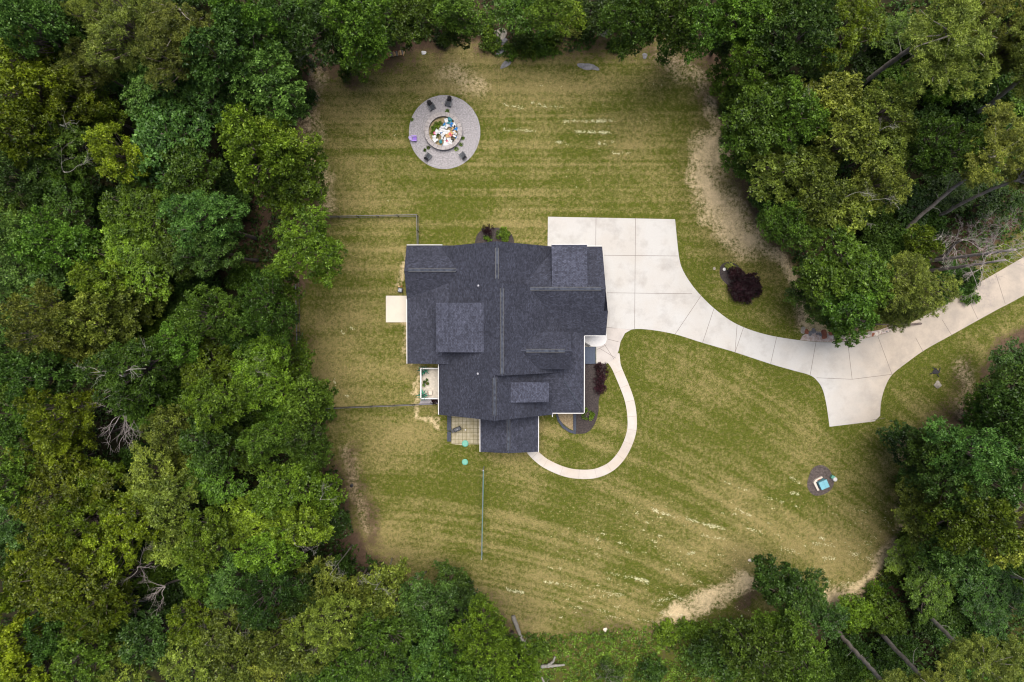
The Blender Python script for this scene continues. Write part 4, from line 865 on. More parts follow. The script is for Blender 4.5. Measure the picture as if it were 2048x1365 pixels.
mb = MB(); mb.cyl((0, 0, .92), .045, .05, 10); mb.build('thermometer', M['white'], gr)
for sx in (-.38, .38):
    for sy in (-.2, .2): mb = MB(); mb.box((sx, sy, .3), (.04, .04, .6)); mb.build('leg', M['metal'], gr)
mb = MB(); mb.cyl((0, 0, 0), .09, .06, 14); o = mb.build('white_disc', M['white']); o.location = W(931, 860, .045); tag(o, 'tiny white disc on the patio pavers right of the grill', 'disc')
for poly, lb in (([(1111, 826), (1114.5, 826), (1119, 839), (1128, 851), (1139, 859), (1151.5, 864), (1151.5, 868.5), (1138, 864.5), (1125, 856), (1115, 842)], 'curved dark block edging below the porch corner'),
                 ([(1146.3, 826), (1152, 826), (1152, 863), (1146.3, 863)], 'straight dark block edging beside the mulch bed below the porch corner')):
    o = empty('block_edging', W(poly[0][0], poly[0][1], 0)); tag(o, lb, 'edging'); mb = MB(); mb.prism([(p[0] - o.location.x, p[1] - o.location.y) for p in wp(poly)], 0, .26); mb.build('blocks', M['darkstone'], o, .015)
for (x, y, r, z, m_, lb) in ((1448.5, 539, .19, .06, 'galv', 'round white-grey cap on the mulch left of the lime shrub'), (1428.5, 537.5, .17, .05, 'stone', 'round tan disc in the grass left of the purple tree bed')):
    mb = MB(); mb.cyl((0, 0, 0), r, z, 20); mb.cyl((0, 0, z), r * .8, .02, 20); o = mb.build('utility_cap', M['white'] if m_ == 'galv' else M['stone']); o.location = W(x, y, .03); tag(o, lb, 'cap')
mb = MB(); mb.cyl((0, 0, 0), .2, .35, 16, .18); mb.cyl((0, 0, .35), .2, .03, 16, .12); o = mb.build('black_bucket', M['black']); o.location = W(704, 971, 0); tag(o, 'small round black bucket at the left wood edge beside the lower lawn', 'bucket')
# ------------------------------------------------------------------ rocks
def rock(px, py, r, m_, lb, fl=.45, el=1.0, rz=0, group=None, seed=None):
    g = random.Random(seed if seed is not None else int(px * 31 + py)); import bmesh
    bm = bmesh.new(); bmesh.ops.create_icosphere(bm, subdivisions=3, radius=1)
    ph = [g.uniform(0, 6) for _ in range(6)]
    for v in bm.verts:
        k = 1 + .16 * math.sin(3 * v.co.x + ph[0]) + .14 * math.sin(4 * v.co.y + ph[1]) + .1 * math.sin(7 * v.co.z + ph[2] + 3 * v.co.x) + g.uniform(-.04, .04)
        v.co = Vector((v.co.x * r * el * k, v.co.y * r * k, v.co.z * r * fl * k))
    me = bpy.data.meshes.new('rock'); bm.to_mesh(me); bm.free(); o = link('rock', me, None, m_); o.location = W(px, py, 0.02); o.rotation_euler = (0, 0, rz); return tag(o, lb, 'rock', group)
rock(1875, 770, .42, M['stone'], 'pale round rock on the grass below the charred patch, right of the driveway spur', .5, 1.2)
rock(1172, 133, .42, M['greyrock'], 'long flat grey rock slab at the upper edge of the lawn', .16, 2.2, -.1)
rock(1190, 137, .25, M['greyrock'], 'small flat grey rock just right of the long slab at the upper lawn edge', .15, 1.8, -.2)
rock(999, 70, .8, M['stone'], 'large tan and grey boulder in the bushes at the top lawn edge', .5, 1.0)
rock(1004, 82, .6, M['greyrock'], 'dark grey boulder touching the large tan boulder at the top', .4, 1.0)
rock(1001, 104, .38, M['greyrock'], 'small grey rock below the two top boulders', .2, 1.6, .6)
rock(1290, 112, .3, M['greyrock'], 'grey rock by the dark branches at the upper right lawn edge', .25, 1.1)
rock(1213, 66, .5, M['stone'], 'flat pale rock under the trees at the top edge, right of centre', .2, 1.8)
rock(848, 106, .22, M['white'], 'small whitish rock at the upper lawn edge right of the firewood', .4, 1.2)
rock(1790, 472, .3, M['stone'], 'pale tree stump face in the right woods beside a long trunk', .8, 1)
rock(1010, 130, .3, M['greyrock'], 'thin grey rock sliver in the grass below the top boulders', .2, 2.4, .6)
rock(1503, 1121, .28, M['cream'], 'pinkish pale rock on the lower lawn above the bare straw patch', .4, 1.2)
rock(1211, 1260, .22, M['cream'], 'whitish rock by the undergrowth at the bottom lawn edge', .5, 1.3, .5)
rock(1872, 744, .30, M['charred'], 'black charred lump of burnt wood in the grass right of the driveway', .3, 1.2)
for i, (dx, dy, a) in enumerate([(-9, 3, .4), (7, -4, 1.3), (3, 6, 2.2), (-3, -7, 2.8)]):
    mb = MB(); mb.tube([(-.28, 0, .05), (0, .03, .07), (.3, 0, .04)], [.05, .06, .03], 6); o = mb.build('charred_stick', M['charred']); o.location = W(1872 + dx, 744 + dy, 0); o.rotation_euler = (0, 0, a); tag(o, 'black charred stick %s the burnt lump right of the driveway' % ['left of', 'right of', 'below', 'above'][i], 'stick', 'charred sticks')
gq = random.Random(3)
for k in range(26):
    t = k / 25; x = 1606 + 175 * t; y = 664 + 9 * math.sin(t * 2.4) - 16 * max(0, t - .55) + gq.uniform(-5, 2); rr_ = gq.uniform(.1, .3) * (1.25 if k < 8 else .8)
    mname = gq.choice(['cream', 'cream', 'stone', 'rust', 'greyrock']); rock(x, y, rr_, M[mname], '%s chunk %s of the driveway rubble strip, %s' % ({'cream': 'pale concrete', 'stone': 'tan stone', 'rust': 'red brick', 'greyrock': 'grey stone'}[mname], ['in the left end', 'left of middle', 'near the middle', 'right of middle', 'in the right end'][min(4, int(t * 5))], 'larger' if rr_ > .22 else 'small one'), .4, gq.uniform(1, 1.6), gq.uniform(0, 3), 'broken chunks along the driveway edge', seed=k)
# ------------------------------------------------------------------ grass clippings (uncountable flakes left by the mower)
def clippings():
    g = np.random.default_rng(77); pts = []
    def streak(x0, y0, x1, y1, n, sp=1.6, clump=5):
        for k in range(clump):
            t = g.uniform(0, 1); m_ = max(2, int(n / clump)); tt = t + g.normal(0, .04, m_); pts.append(np.stack([x0 + (x1 - x0) * tt, y0 + (y1 - y0) * tt + g.normal(0, sp, m_)], 1))
    for s in [(1110,243,1230,242,150),(1180,242,1215,243,90),(1000,260,1060,262,60),(1040,261,1065,262,40),(1150,264,1225,266,170),(1165,264,1190,265,80),(1105,283,1135,287,45),(1195,288,1230,286,50),(1225,308,1262,306,40),(1070,212,1130,215,60),(990,205,1050,218,60),(1060,205,1090,210,30),
              (1285,1013,1352,1035,90),(1310,1022,1330,1028,50),(1365,1036,1460,1062,130),(1395,1045,1450,1058,70),(1180,1075,1200,1083,24),(1235,1085,1255,1088,40),(1090,1163,1130,1170,60),(1090,1163,1250,1190,90),(1215,1145,1300,1165,120),(1255,1153,1298,1163,90),(1205,1190,1240,1193,40),(1000,1178,1050,1186,90),(1010,1176,1035,1186,50),
              (1330,1180,1366,1200,60),(1290,1205,1350,1195,70),(1120,1210,1220,1225,60),(1370,1110,1395,1104,40),(1400,1070,1450,1078,50),(1620,1085,1665,1092,60),(1640,1075,1650,1080,40),(1470,1015,1505,1035,50),(1580,955,1600,965,40),(1580,985,1600,990,60),(1530,995,1575,1007,40),(1440,960,1500,985,30),(1690,1105,1720,1110,50),(1640,1115,1670,1118,60),(1560,1095,1600,1108,40),(1640,1160,1690,1170,40),(1500,1060,1560,1070,30),(1770,1040,1800,1080,40),(1180,1230,1330,1245,60),(680,660,690,670,16),(668,760,672,772,18),(690,790,700,795,12),(700,655,712,662,14),(1320,1225,1360,1235,40)]: streak(*s, clump=9)
    n = 520; x = g.uniform(1100, 1790, n); y = g.uniform(1000, 1240, n); pts.append(np.stack([x, y], 1))
    n = 26
    for _ in range(64):
        x, y = g.uniform(1080, 1780), g.uniform(1010, 1235); L = g.uniform(4, 16); m_ = int(g.uniform(5, 14)); t = g.uniform(-.5, .5, m_); pts.append(np.stack([x + t * L, y + t * L * (.25 if y < 1180 else -.05) + g.normal(0, .7, m_)], 1))
    for _ in range(40):
        x, y = g.uniform(620, 1400), g.uniform(150, 420); pts.append(np.stack([x + g.normal(0, 1.2, 2), y + g.normal(0, .8, 2)], 1))
    P = np.concatenate(pts); P = P[in_poly(P[:, 0], P[:, 1], LAWN)]
    ww = np.array([tuple(W(a, b)[:2]) for a, b in P]); n = len(ww); base = np.concatenate([ww, np.full((n, 1), .035)], 1); d = unit(np.stack([g.normal(size=n) , g.normal(size=n) * .6, np.full(n, .08)], 1))
    V = leaf_quads(base, d, np.full((n, 1), .14), np.full((n, 1), .03), g); V[:, :, 2] = np.maximum(V[:, :, 2], .02)
    me = quads_mesh('grass_clippings', V, g.uniform(0, 1, n)); tag(link('grass_clippings', me, None, M['clip']), kind='stuff')
clippings()
# ------------------------------------------------------------------ trees
TREES = """
60,50,65,B 110,45,55,B 20,30,50,B 170,125,62,P 250,45,92,P 350,90,82,P 190,20,50,P 50,110,75,Y 40,190,80,Y 50,265,70,Y 135,190,60,Y 193,223,48,Y 230,310,60,Y
323,160,75,B 450,100,80,B 533,165,80,B 430,200,70,B 327,270,95,B 375,350,72,G 510,300,82,L 590,365,72,L 565,285,62,L 125,300,68,G 110,380,75,G 20,350,60,B 275,415,80,L 400,440,75,B 480,30,70,G 560,45,55,D 650,60,70,D
715,50,75,G 722,112,42,L 836,34,54,G 915,18,58,G 920,62,34,G 1020,12,44,G 1065,26,46,G 1140,26,40,L 1185,12,46,D 1265,34,68,G 1330,30,70,G 1345,78,38,G 1100,10,50,G 640,20,50,G 780,10,46,G
1405,35,70,G 1490,25,60,G 1500,130,50,L 1700,40,78,Y 1600,70,80,D 1650,112,50,D,6 1780,66,50,G,6 1560,30,60,G 1450,75,45,D
1515,235,76,G 1600,230,70,G 1660,195,60,O 1766,222,68,O 1693,275,62,O 1780,290,60,O 1766,365,58,O 1566,345,76,O 1633,385,68,O 1700,420,58,O 1900,290,66,G 1480,280,40,G 1500,330,42,G 2040,190,46,G,5 1960,200,44,D,4
1900,385,50,D,5 1820,410,46,D,5 1566,450,50,G 1700,540,82,G 1650,555,58,G 1632,590,54,G 1700,605,60,G 1683,648,38,G 1850,488,36,L 1600,450,50,G 1755,480,44,D,4 1905,555,34,B,3 2000,400,46,D,5 1960,330,42,G,5 1935,560,26,B
2035,722,50,B 2035,785,62,D 2025,830,60,D 1816,882,46,D 1860,900,50,D 1935,905,78,B 1985,855,50,D
1850,945,52,B 1916,960,70,B 2000,945,66,B 1866,1020,78,O 1950,1045,80,L 2020,1060,70,O 1900,1105,58,B 1830,1120,52,L,6 1866,1168,66,G,6 1983,1195,80,D,7 2040,1120,46,G,6
1552,1158,50,D 1600,1195,58,D 1640,1230,50,D 1710,1225,36,L,3 1516,1310,78,G 1605,1310,68,G 1440,1310,56,D,4 1700,1310,40,D,3.5 1775,1235,38,G,3.5 1795,1300,38,D,3.5 1560,1260,44,G 1580,1355,60,G 1680,1350,40,D,4 1890,1255,40,D,3.5
776,1165,46,O 752,1220,48,O 702,1195,45,O 900,1165,42,D 856,1205,58,B 820,1235,50,B 966,1270,68,L 925,1215,46,D 756,1293,72,G 883,1340,68,G 866,1300,58,B 1033,1335,52,L 960,1345,60,G 800,1350,50,D 1000,1290,36,G
117,977,92,Y 183,967,60,Y 150,1050,70,Y 217,1093,60,Y 117,1155,104,Y 183,1210,70,Y 67,1127,60,Y 20,1293,60,Y 50,1350,60,Y 33,1043,60,B 20,960,50,G 20,1180,50,Y
300,953,60,O 333,1003,62,O 277,1027,58,Y 343,1093,48,O 423,960,60,G 500,1043,60,L 410,1083,62,L 400,1150,48,G 567,977,68,L 583,1060,65,L 650,987,46,L 533,1110,60,L 467,1160,60,B 533,1193,68,D 600,1190,50,D
300,1277,62,B 160,1310,68,G 383,1243,52,Y 443,1260,62,O 373,1320,58,O 567,1293,78,O 633,1177,56,O 650,1260,68,O 467,1333,58,O 233,1340,58,O 540,1345,50,O 690,1330,60,G 620,1340,50,G 100,1270,50,D
250,522,88,L 200,560,55,L 350,505,58,G 417,495,65,B 617,495,78,L 20,555,58,B 100,565,60,B 100,488,70,G 30,470,55,B 20,420,50,G
83,640,74,O 160,640,68,O 233,605,68,O 217,655,58,O 100,705,58,O 167,700,58,O 300,595,42,O 417,630,66,G 360,680,48,G 533,615,66,G 565,580,44,G 250,748,84,G 283,805,58,G 417,738,58,L 433,805,64,L 517,722,62,L 533,772,58,L 593,728,42,L
67,755,68,D 33,848,68,G 110,830,68,Y 117,890,58,Y 333,855,52,O 617,805,56,G 533,882,50,G 620,890,50,G 417,888,58,D 567,838,44,G 7,690,50,B 380,930,40,O 480,900,46,G 600,940,46,G 350,780,44,G 480,650,46,D 60,920,45,Y 665,1045,40,D
"""
trng = random.Random(11); tree_n = 0; placed = []
SIZEW = lambda r: 'broad' if r > 70 else ('medium' if r > 52 else ('narrow' if r > 40 else 'small'))
def zone(px, py):
    if px < 720 and py > 1130 or (720 <= px < 1080 and py > 1150): return 'lower left woods'
    if px < 700: return 'left woods'
    if py < 130 and px < 1380: return 'top woods'
    if px > 1360 and py < 700: return 'upper right woods'
    if px > 1700 and py < 900: return 'right woods'
    return 'lower right woods'
LM = [(240,835,'grey dead tree'),(275,1135,'brown dead tangle'),(790,110,'firewood pile'),(704,971,'black bucket'),(665,433,'upper fence end'),(665,817,'lower fence end'),(1873,744,'charred patch'),
      (1640,965,'utility cabinet'),(1480,570,'purple tree'),(1700,680,'driveway bend'),(1790,110,'upper right trunk'),(1960,500,'leafless driveway trees'),(1105,1330,'pale forked log'),
      (1750,1310,'two straight trunks'),(1000,75,'top boulders'),(1624,205,'white forked limbs'),(0,0,'top left corner'),(0,1365,'bottom left corner'),(2048,0,'top right corner'),(2048,1365,'bottom right corner'),
      (0,450,'left edge'),(0,900,'left edge'),(500,0,'top edge'),(1500,0,'top edge'),(500,1365,'bottom edge'),(1500,1365,'bottom edge'),(2048,500,'right edge'),(2048,950,'right edge'),(500,450,'litter-floored gap'),
      (963,1118,'net post'),(600,97,'leafless corner tree'),(885,265,'fire pit'),(1870,1240,'crooked trunk'),(1800,1090,'straw strip'),(245,748,'white-limbed dead tree')]
USED = set()
def where(px, py, used_prefix=''):
    c = sorted(LM, key=lambda l: math.hypot(l[0] - px, l[1] - py)); out = []
    for x, y, n in c[:9]:
        if n in [o[1] for o in out]: continue
        if n == 'left edge' or n == 'right edge': d = abs(px - x); dr = None
        elif n in ('top edge', 'bottom edge'): d = abs(py - y); dr = None
        else:
            dx, dy = px - x, py - y; d = math.hypot(dx, dy); a = math.degrees(math.atan2(-dy, dx)) % 360
            dr = ['right of', 'upper right of', 'above', 'upper left of', 'left of', 'lower left of', 'below', 'lower right of'][int((a + 22.5) // 45) % 8]
        out.append((('at' if d < 45 else 'near' if d < 120 else 'away from') if dr is None else (('just ' if d < 90 else '' if d < 190 else 'well ' if d < 320 else 'far ') + dr), n))
    opts = ['%s the %s' % o for o in out] + ['%s %s, %s %s' % (o + q) for o in out[:5] for q in out[:7] if o[1] != q[1]]
    for o in opts:
        if used_prefix + o not in USED and len((used_prefix + ' ' + o).split()) <= 16: USED.add(used_prefix + o); return o
    return opts[-1]
def pct(px, py): return where(px, py, 'dead')
def scale_at(z): return F / (H - z)
def out_of_lawn(X, Y, cx, cy):
    """move a trunk base outwards until it stands off the lawn"""
    for _ in range(30):
        px, py = to_px(X, Y)
        if not in_poly(np.array([px]), np.array([py]), LAWN)[0] and seg_dist(np.array([px]), np.array([py]), LAWN)[0] > 20: return X, Y
        d = Vector((X - W(1120, 650).x, Y - W(1120, 650).y, 0)).normalized(); X += d.x * .4; Y += d.y * .4
    return X, Y
def make_tree(px, py, r, cls, name=None, label=None, zc=None, base=None, cat='tree', pale=None):
    global tree_n
    tree_n += 1
    if cls == 'P': key = trng.choice(['p0', 'p1'])
    elif zc is not None and zc < 5: key = trng.choice(['u0', 'u1'])
    elif r > 64: key = 'l%d' % trng.randrange(4)
    elif r > 46: key = 'm%d' % trng.randrange(4)
    else: key = 's%d' % trng.randrange(3)
    me, tm, R, HC, Hh = PROTO[key]
    if zc is None: zc = {'P': 17, 'l': 15, 'm': 13, 's': 9}[cls if cls == 'P' else key[0]] * trng.uniform(.76, 1.2)
    edge = 1e9
    ws = r / scale_at(zc); s = ws / (R * .96)
    c = W(px, py, zc)
    sz = zc / (HC + Hh * .45)
    if base is None:
        bx, by = c.x, c.y
        bx, by = out_of_lawn(bx, by, 0, 0)
        off = Vector((bx - c.x, by - c.y, 0))
        if off.length > .45 * zc:
            # keep edge trees short enough to stand off the lawn
            zc *= .6; c = W(px, py, zc); sz = zc / (HC + Hh * .45); ws = r / scale_at(zc); s = ws / (R * .96); bx, by = out_of_lawn(c.x, c.y, 0, 0)
    else: bx, by = base.x, base.y
    d = Vector((c.x - bx, c.y - by, zc)); q = Vector((0, 0, 1)).rotation_difference(d.normalized())
    o = bpy.data.objects.new(name or ('pine_tree' if cls == 'P' else 'broadleaf_tree'), None); o.empty_display_size = .3; COL.objects.link(o)
    o.location = (bx, by, 0); o.rotation_mode = 'QUATERNION'; o.rotation_quaternion = q @ Euler((0, 0, trng.uniform(0, 6.28))).to_quaternion()
    k = d.length / zc
    a = trng.uniform(.9, 1.1); o.scale = (s * a, s / a, sz * k)
    if label is None or label == 'young':
        pre = '%s %s %s ' % (('low', 'shaded', 'young tree') if label else (SIZEW(r), WORD[cls], 'pine crown' if cls == 'P' else 'leafy tree')); label = pre + where(px, py, pre)
    tag(o, label, cat, 'trees of the surrounding woods')
    cr = bpy.data.objects.new('crown', me); COL.objects.link(cr); cr.parent = o; cr.material_slots[0].link = 'OBJECT'; cr.material_slots[0].material = LEAF[cls]
    tk = bpy.data.objects.new('trunk', tm); COL.objects.link(tk); tk.parent = o; 
    placed.append((px, py, r)); return o
for tok in TREES.split():
    v = tok.split(','); make_tree(float(v[0]), float(v[1]), float(v[2]), v[3], zc=float(v[4]) if len(v) > 4 else None)
# young understorey trees in the gaps
cand = 0; un = 0
while cand < 6000 and un < 105:
    cand += 1; px, py = trng.uniform(-20, 2068), trng.uniform(-20, 1385)
    if in_poly(np.array([px]), np.array([py]), LAWN)[0]: continue
    if seg_dist(np.array([px]), np.array([py]), LAWN)[0] < 26: continue
    if 1000 < px < 1520 and py > 1230: continue
    if 1600 < px < 1760 and 600 < py < 690: continue
    if seg_dist(np.array([px]), np.array([py]), up_edge, False)[0] < 60: continue
    if 460 < px < 545 and 400 < py < 520: continue
    cov = sum(1 for (a, b, r) in placed if math.hypot(a - px, b - py) < r * .62)
    if cov: continue
    r = trng.uniform(32, 50); make_tree(px, py, r, trng.choice('DDGGB'), 'young_tree', 'young', zc=trng.uniform(2.8, 4.9)); un += 1
print('trees', tree_n, 'understorey', un)
# trees whose bare trunks show, leaning out from the middle
def trunk_tree(pts, r0, r1, crown=None, label='', bark='bark_grey', name='pine_tree', seed=0, stubs=6, cls='P', reach=3):
    P = [W(x, y, z) for x, y, z in pts]; o = empty(name, P[0]); tag(o, label, 'tree'); P = [p - o.location for p in P]; g = np.random.default_rng(300 + seed)
    n = 24; Q = []
    for i in range(n + 1):
        t = i / n * (len(P) - 1); k = min(int(t), len(P) - 2); f = t - k; p0, p1, p2, p3 = P[max(k - 1, 0)], P[k], P[k + 1], P[min(k + 2, len(P) - 1)]
        Q.append(.5 * (2 * p1 + (p2 - p0) * f + (2 * p0 - 5 * p1 + 4 * p2 - p3) * f * f + (3 * p1 - p0 - 3 * p2 + p3) * f ** 3) + Vector(g.normal(size=3)) * .03)
    mb = MB(); mb.tube(Q, [r0 + (r1 - r0) * i / n for i in range(n + 1)], 10); ok = mb.build('trunk', M[bark], o, smooth=True)
    mb = MB()
    for i in range(stubs):
        k = g.integers(n // 3, n); a = Q[k]; d = Vector(unit(g.normal(size=3))); d.z = abs(d.z) * .5; L_ = g.uniform(.5, 2.2); c = curve(a, a + d * L_, 4, .08, g); mb.tube(c, [.05, .04, .03, .02, .01], 5)
    if stubs: mb.build('dead_branch', M['bark_pale'], o)
    if crown:
        x, y, z, r = crown; c = W(x, y, z) - o.location; me, tm, R, HC, Hh = PROTO[['p0', 'p1'][seed % 2] if cls == 'P' else 'm%d' % (seed % 4)]
        s = r / scale_at(z) / R; q = bpy.data.objects.new('crown', me); COL.objects.link(q); q.parent = o; q.scale = (s, s, s); rz = seed * 1.3; q.rotation_euler = (0, 0, rz); q.location = c - Vector((0, 0, (HC + Hh * .45) * s))
        q.material_slots[0].link = 'OBJECT'; q.material_slots[0].material = LEAF[cls]
        mb = MB()
        for i in range(9):
            t = 6.28 * i / 9 + g.uniform(-.3, .3); e = c + Vector((math.cos(t), math.sin(t), 0)) * R * s * g.uniform(.5, .85) + Vector((0, 0, g.uniform(-.4, 1))); cc = curve(Q[-1] if i % 2 else Q[-4], e, 5, .06, g); mb.tube(cc, [.09, .075, .06, .045, .03, .015], 5)
        mb.build('branches', M[bark], o)
    return o
trunk_tree([(1702,186,0),(1775,130,7),(1845,84,13),(1900,70,17)], .30, .19, (1905,85,19,112), 'large bright olive pine crown at the upper right with its grey trunk below', seed=0)
trunk_tree([(1925,246,0),(1985,205,8),(2040,160,14),(2090,125,18)], .28, .18, (2110,100,19,90), 'pine with a long grey trunk reaching the right edge below the big olive pine', seed=1)
trunk_tree([(1778,500,0),(1822,450,5),(1905,378,11),(1950,345,14),(1985,318,17)], .24, .13, (2010,290,18,84), 'leaning tree with a long curved grey trunk in the right woods, nearest the driveway', seed=2)
trunk_tree([(1845,447,0),(1900,420,6),(1975,383,12),(2060,352,17)], .22, .14, (2110,330,18,80), 'leaning tree with a thin brown trunk, right of the curved grey one', seed=3)
trunk_tree([(1664,1248,0),(1700,1292,6),(1740,1335,11),(1780,1380,15)], .27, .2, (1790,1400,17,66), 'pine with a straight brown trunk, left one of the lower right pair', seed=4)
trunk_tree([(1748,1250,0),(1790,1298,7),(1835,1345,13),(1870,1385,16)], .27, .2, (1880,1400,18,72), 'pine with a straight brown trunk, right one of the lower right pair', seed=5)
trunk_tree([(1822,1206,0),(1865,1240,6),(1905,1280,11),(1950,1315,15),(1975,1335,17)], .24, .16, (1985,1335,18,78), 'olive pine in the lower right corner with a crooked brown trunk', seed=6, stubs=9)
trunk_tree([(1972,1138,0),(2005,1148,5),(2050,1160,10),(2110,1180,14)], .16, .1, (2140,1190,15,60), 'thin pale leaning trunk at the right edge above the corner pine', seed=7, bark='bark_pale', cls='G', name='broadleaf_tree')
trunk_tree([(432,80,0),(405,58,6),(378,38,12),(350,15,17)], .27, .2, (345,60,18,70), 'olive pine at the top left with a short dark trunk showing to its right', seed=8)
trunk_tree([(768,57,0),(745,30,6),(722,8,11),(690,-10,15)], .22, .13, (680,-55,16,50), 'pale grey leaning trunk among the trees at the top edge left of the firewood pile', seed=9, bark='bark_pale', cls='G', name='broadleaf_tree')
trunk_tree([(1806,540,0),(1830,510,4),(1845,490,7),(1882,473,10)], .20, .10, None, 'pale lichen-covered leaning trunk beside the small bright green tuft, upper right', seed=10, bark='bark_pale', name='broadleaf_tree', stubs=12)
trunk_tree([(1965,100,0),(1990,85,6),(2030,60,12),(2070,40,16)], .2, .12, (2100,20,18,80), 'pine with a grey trunk in the far upper right corner', seed=11)
make_tree(1830, 572, 74, 'P', zc=14, label='drooping olive pine crown overhanging the driveway bend, upper right', base=W(1790, 575))
make_tree(1800, 622, 46, 'P', zc=8, label='lower fringe of pine foliage hanging over the driveway edge, upper right', base=W(1795, 612))
make_tree(1960, 20, 70, 'P', zc=17); make_tree(2030, 95, 50, 'P', zc=15)
# ------------------------------------------------------------------ bare and dead trees
def dead_tree(base, top, spread, label, seed, m=M['bark_pale'], r0=.18, nb=9, lv=3, name='dead_tree', fan=None, zt=12, tw=1.0):
    o = empty(name, W(*base, 0)); tag(o, label, 'dead tree', 'bare dead trees'); g = np.random.default_rng(600 + seed); T = W(*top, zt) - o.location; mb = MB(); tb_ = MB()
    c = curve((0, 0, -.2), T, 10, .02, g); tb_.tube(c, [r0 * (1 - .6 * i / 10) for i in range(11)], 8)
    def br(p, d, L, r, lv):
        e = p + d * L; n = 5; c = curve(p, e, n, .10, g); mb.tube(c, [max(.006, r * (1 - .65 * i / n)) for i in range(n + 1)], 5 if r > .03 else 3)
        if lv <= 0: return
        for i in range(g.integers(3, 6)):
            k = g.integers(2, n + 1); dd = (d + Vector(unit(g.normal(size=3))) * .85).normalized(); dd.z = dd.z * .6 + .05; br(c[k], dd, L * g.uniform(.4, .65), r * .5, lv - 1)
    for i in range(nb):
        t = (fan[0] + (fan[1] - fan[0]) * g.uniform(0, 1)) if fan else 6.283 * i / nb + g.uniform(-.3, .3); d = Vector((math.cos(t), math.sin(t), g.uniform(0, .45))).normalized()
        br(c[-1 - (i % 4)], d, spread * .82 * g.uniform(.5, 1), r0 * .22 * tw, lv)
    tb_.build('trunk', m, o, smooth=True); mb.build('branches', m, o); return o
dead_tree((300, 800), (240, 832), 3.6, 'bare grey-pink dead tree in the left woods near the left edge', 1, M['dead'], fan=(R_(130), R_(330)), zt=16, nb=7, lv=2, tw=1.1)
dead_tree((330, 740), (244, 752), 4.2, 'white-limbed half dead tree in the left woods just above the bare dead tree', 2, M['bark_pale'], zt=18.5, nb=8, lv=2, r0=.26, tw=1.1)
dead_tree((330, 1110), (275, 1135), 3.0, 'tangle of bare brown branches in the lower left woods, beside a black gap', 3, M['dead'], zt=13, nb=6, lv=2)
dead_tree((390, 1150), (330, 1175), 2.8, 'bare brown dead branches right of the larger tangle in the lower left woods', 4, M['dead'], zt=12, nb=6, lv=2, fan=(R_(120), R_(260)))
dead_tree((310, 1190), (248, 1205), 2.0, 'small bare dead crown below the brown tangle in the lower left woods', 5, M['dead'], zt=11, nb=6, lv=2)
dead_tree((650, 130), (605, 97), 2.4, 'bare grey leafless tree at the top left lawn corner', 6, M['dead'], zt=7, r0=.09)
dead_tree((1600, 262), (1624, 205), 2.2, 'white bare forked limbs among the upper right trees left of the olive crowns', 7, M['bark_pale'], zt=16, nb=5, lv=2, r0=.12, fan=(R_(60), R_(160)))
dead_tree((1900, 900), (2005, 935), 3.6, 'white-grey bare branched tree standing at the right edge below the dark woods', 8, M['bark_pale'], zt=15, nb=8, lv=2)
dead_tree((1930, 960), (2025, 985), 2.6, 'second white bare branched top just below the other at the right edge', 9, M['bark_pale'], zt=14, nb=6, fan=(R_(200), R_(340)))
dead_tree((640, 870), (608, 882), 1.5, 'small whitish twiggy dead top in the left woods beside the lower fence', 10, M['bark_pale'], zt=13, r0=.07)
dead_tree((500, 905), (505, 897), 1.3, 'tiny white dead top in the left woods, left of the fence-side dead top', 11, M['bark_pale'], zt=12, r0=.06, nb=5)
dead_tree((570, 600), (500, 603), 1.3, 'short bent pale dead limb in the left woods lying across a dark green crown', 12, M['dead'], zt=12, r0=.09, nb=3, lv=1)
dead_tree((120, 340), (130, 345), 3.4, 'white bare limbs among the olive trees at the far left beyond the blue-green crowns', 13, M['bark_pale'], zt=15, nb=4, lv=2, r0=.13)
dead_tree((1215, 1352), (1212, 1355), 2.0, 'bare pale fallen branches at the bottom edge, right of the pale forked log', 14, M['dead'], zt=1.2, nb=6, lv=2, r0=.07)
dead_tree((185, 1120), (180, 1165), 2.6, 'thin pale bare limbs lying over the yellow-green crowns at the lower left', 15, M['dead'], zt=16.5, nb=5, lv=2, r0=.08)
for i, (x, y, z) in enumerate([(515, 745, 14.5), (515, 765, 14.5), (590, 335, 12.5), (470, 1265, 14), (600, 1300, 16), (660, 1150, 14), (590, 1090, 14.5), (1770, 255, 16), (1690, 540, 14), (640, 1000, 13), (1745, 400, 15.5), (750, 1180, 14.5), (830, 1210, 13), (560, 1240, 15), (410, 1290, 14.5), (1880, 905, 14), (1700, 390, 15.5), (120, 250, 16)]):
    dead_tree((x + (1024 - x) * .12, y + (660 - y) * .12), (x, y), 2.2, 'pale bare limbs in the canopy ' + pct(x, y), 30 + i, M['bark_pale'], zt=z * 1.03, nb=4, lv=2, r0=.09, tw=.9)
# bare twiggy trees over the right end of the driveway
def bare_pine(base, top, label, seed, zt, spread):
    o = dead_tree(base, top, spread, label, seed, M['twig'], r0=.26, nb=9, lv=3, zt=zt, name='bare_tree', tw=.5); return o
bare_pine((1818, 527), (2030, 500), 'bare leafless tree with a thick brown trunk, upper of two leaning over the driveway end', 21, 17, 3.4)
bare_pine((1832, 545), (2010, 520), 'bare leafless tree with a thick brown trunk, lower of two leaning over the driveway end', 22, 15.5, 3.8)
bare_pine((1870, 520), (1925, 480), 'slender bare twiggy tree left of the two leafless driveway trees', 23, 9, 3.4)
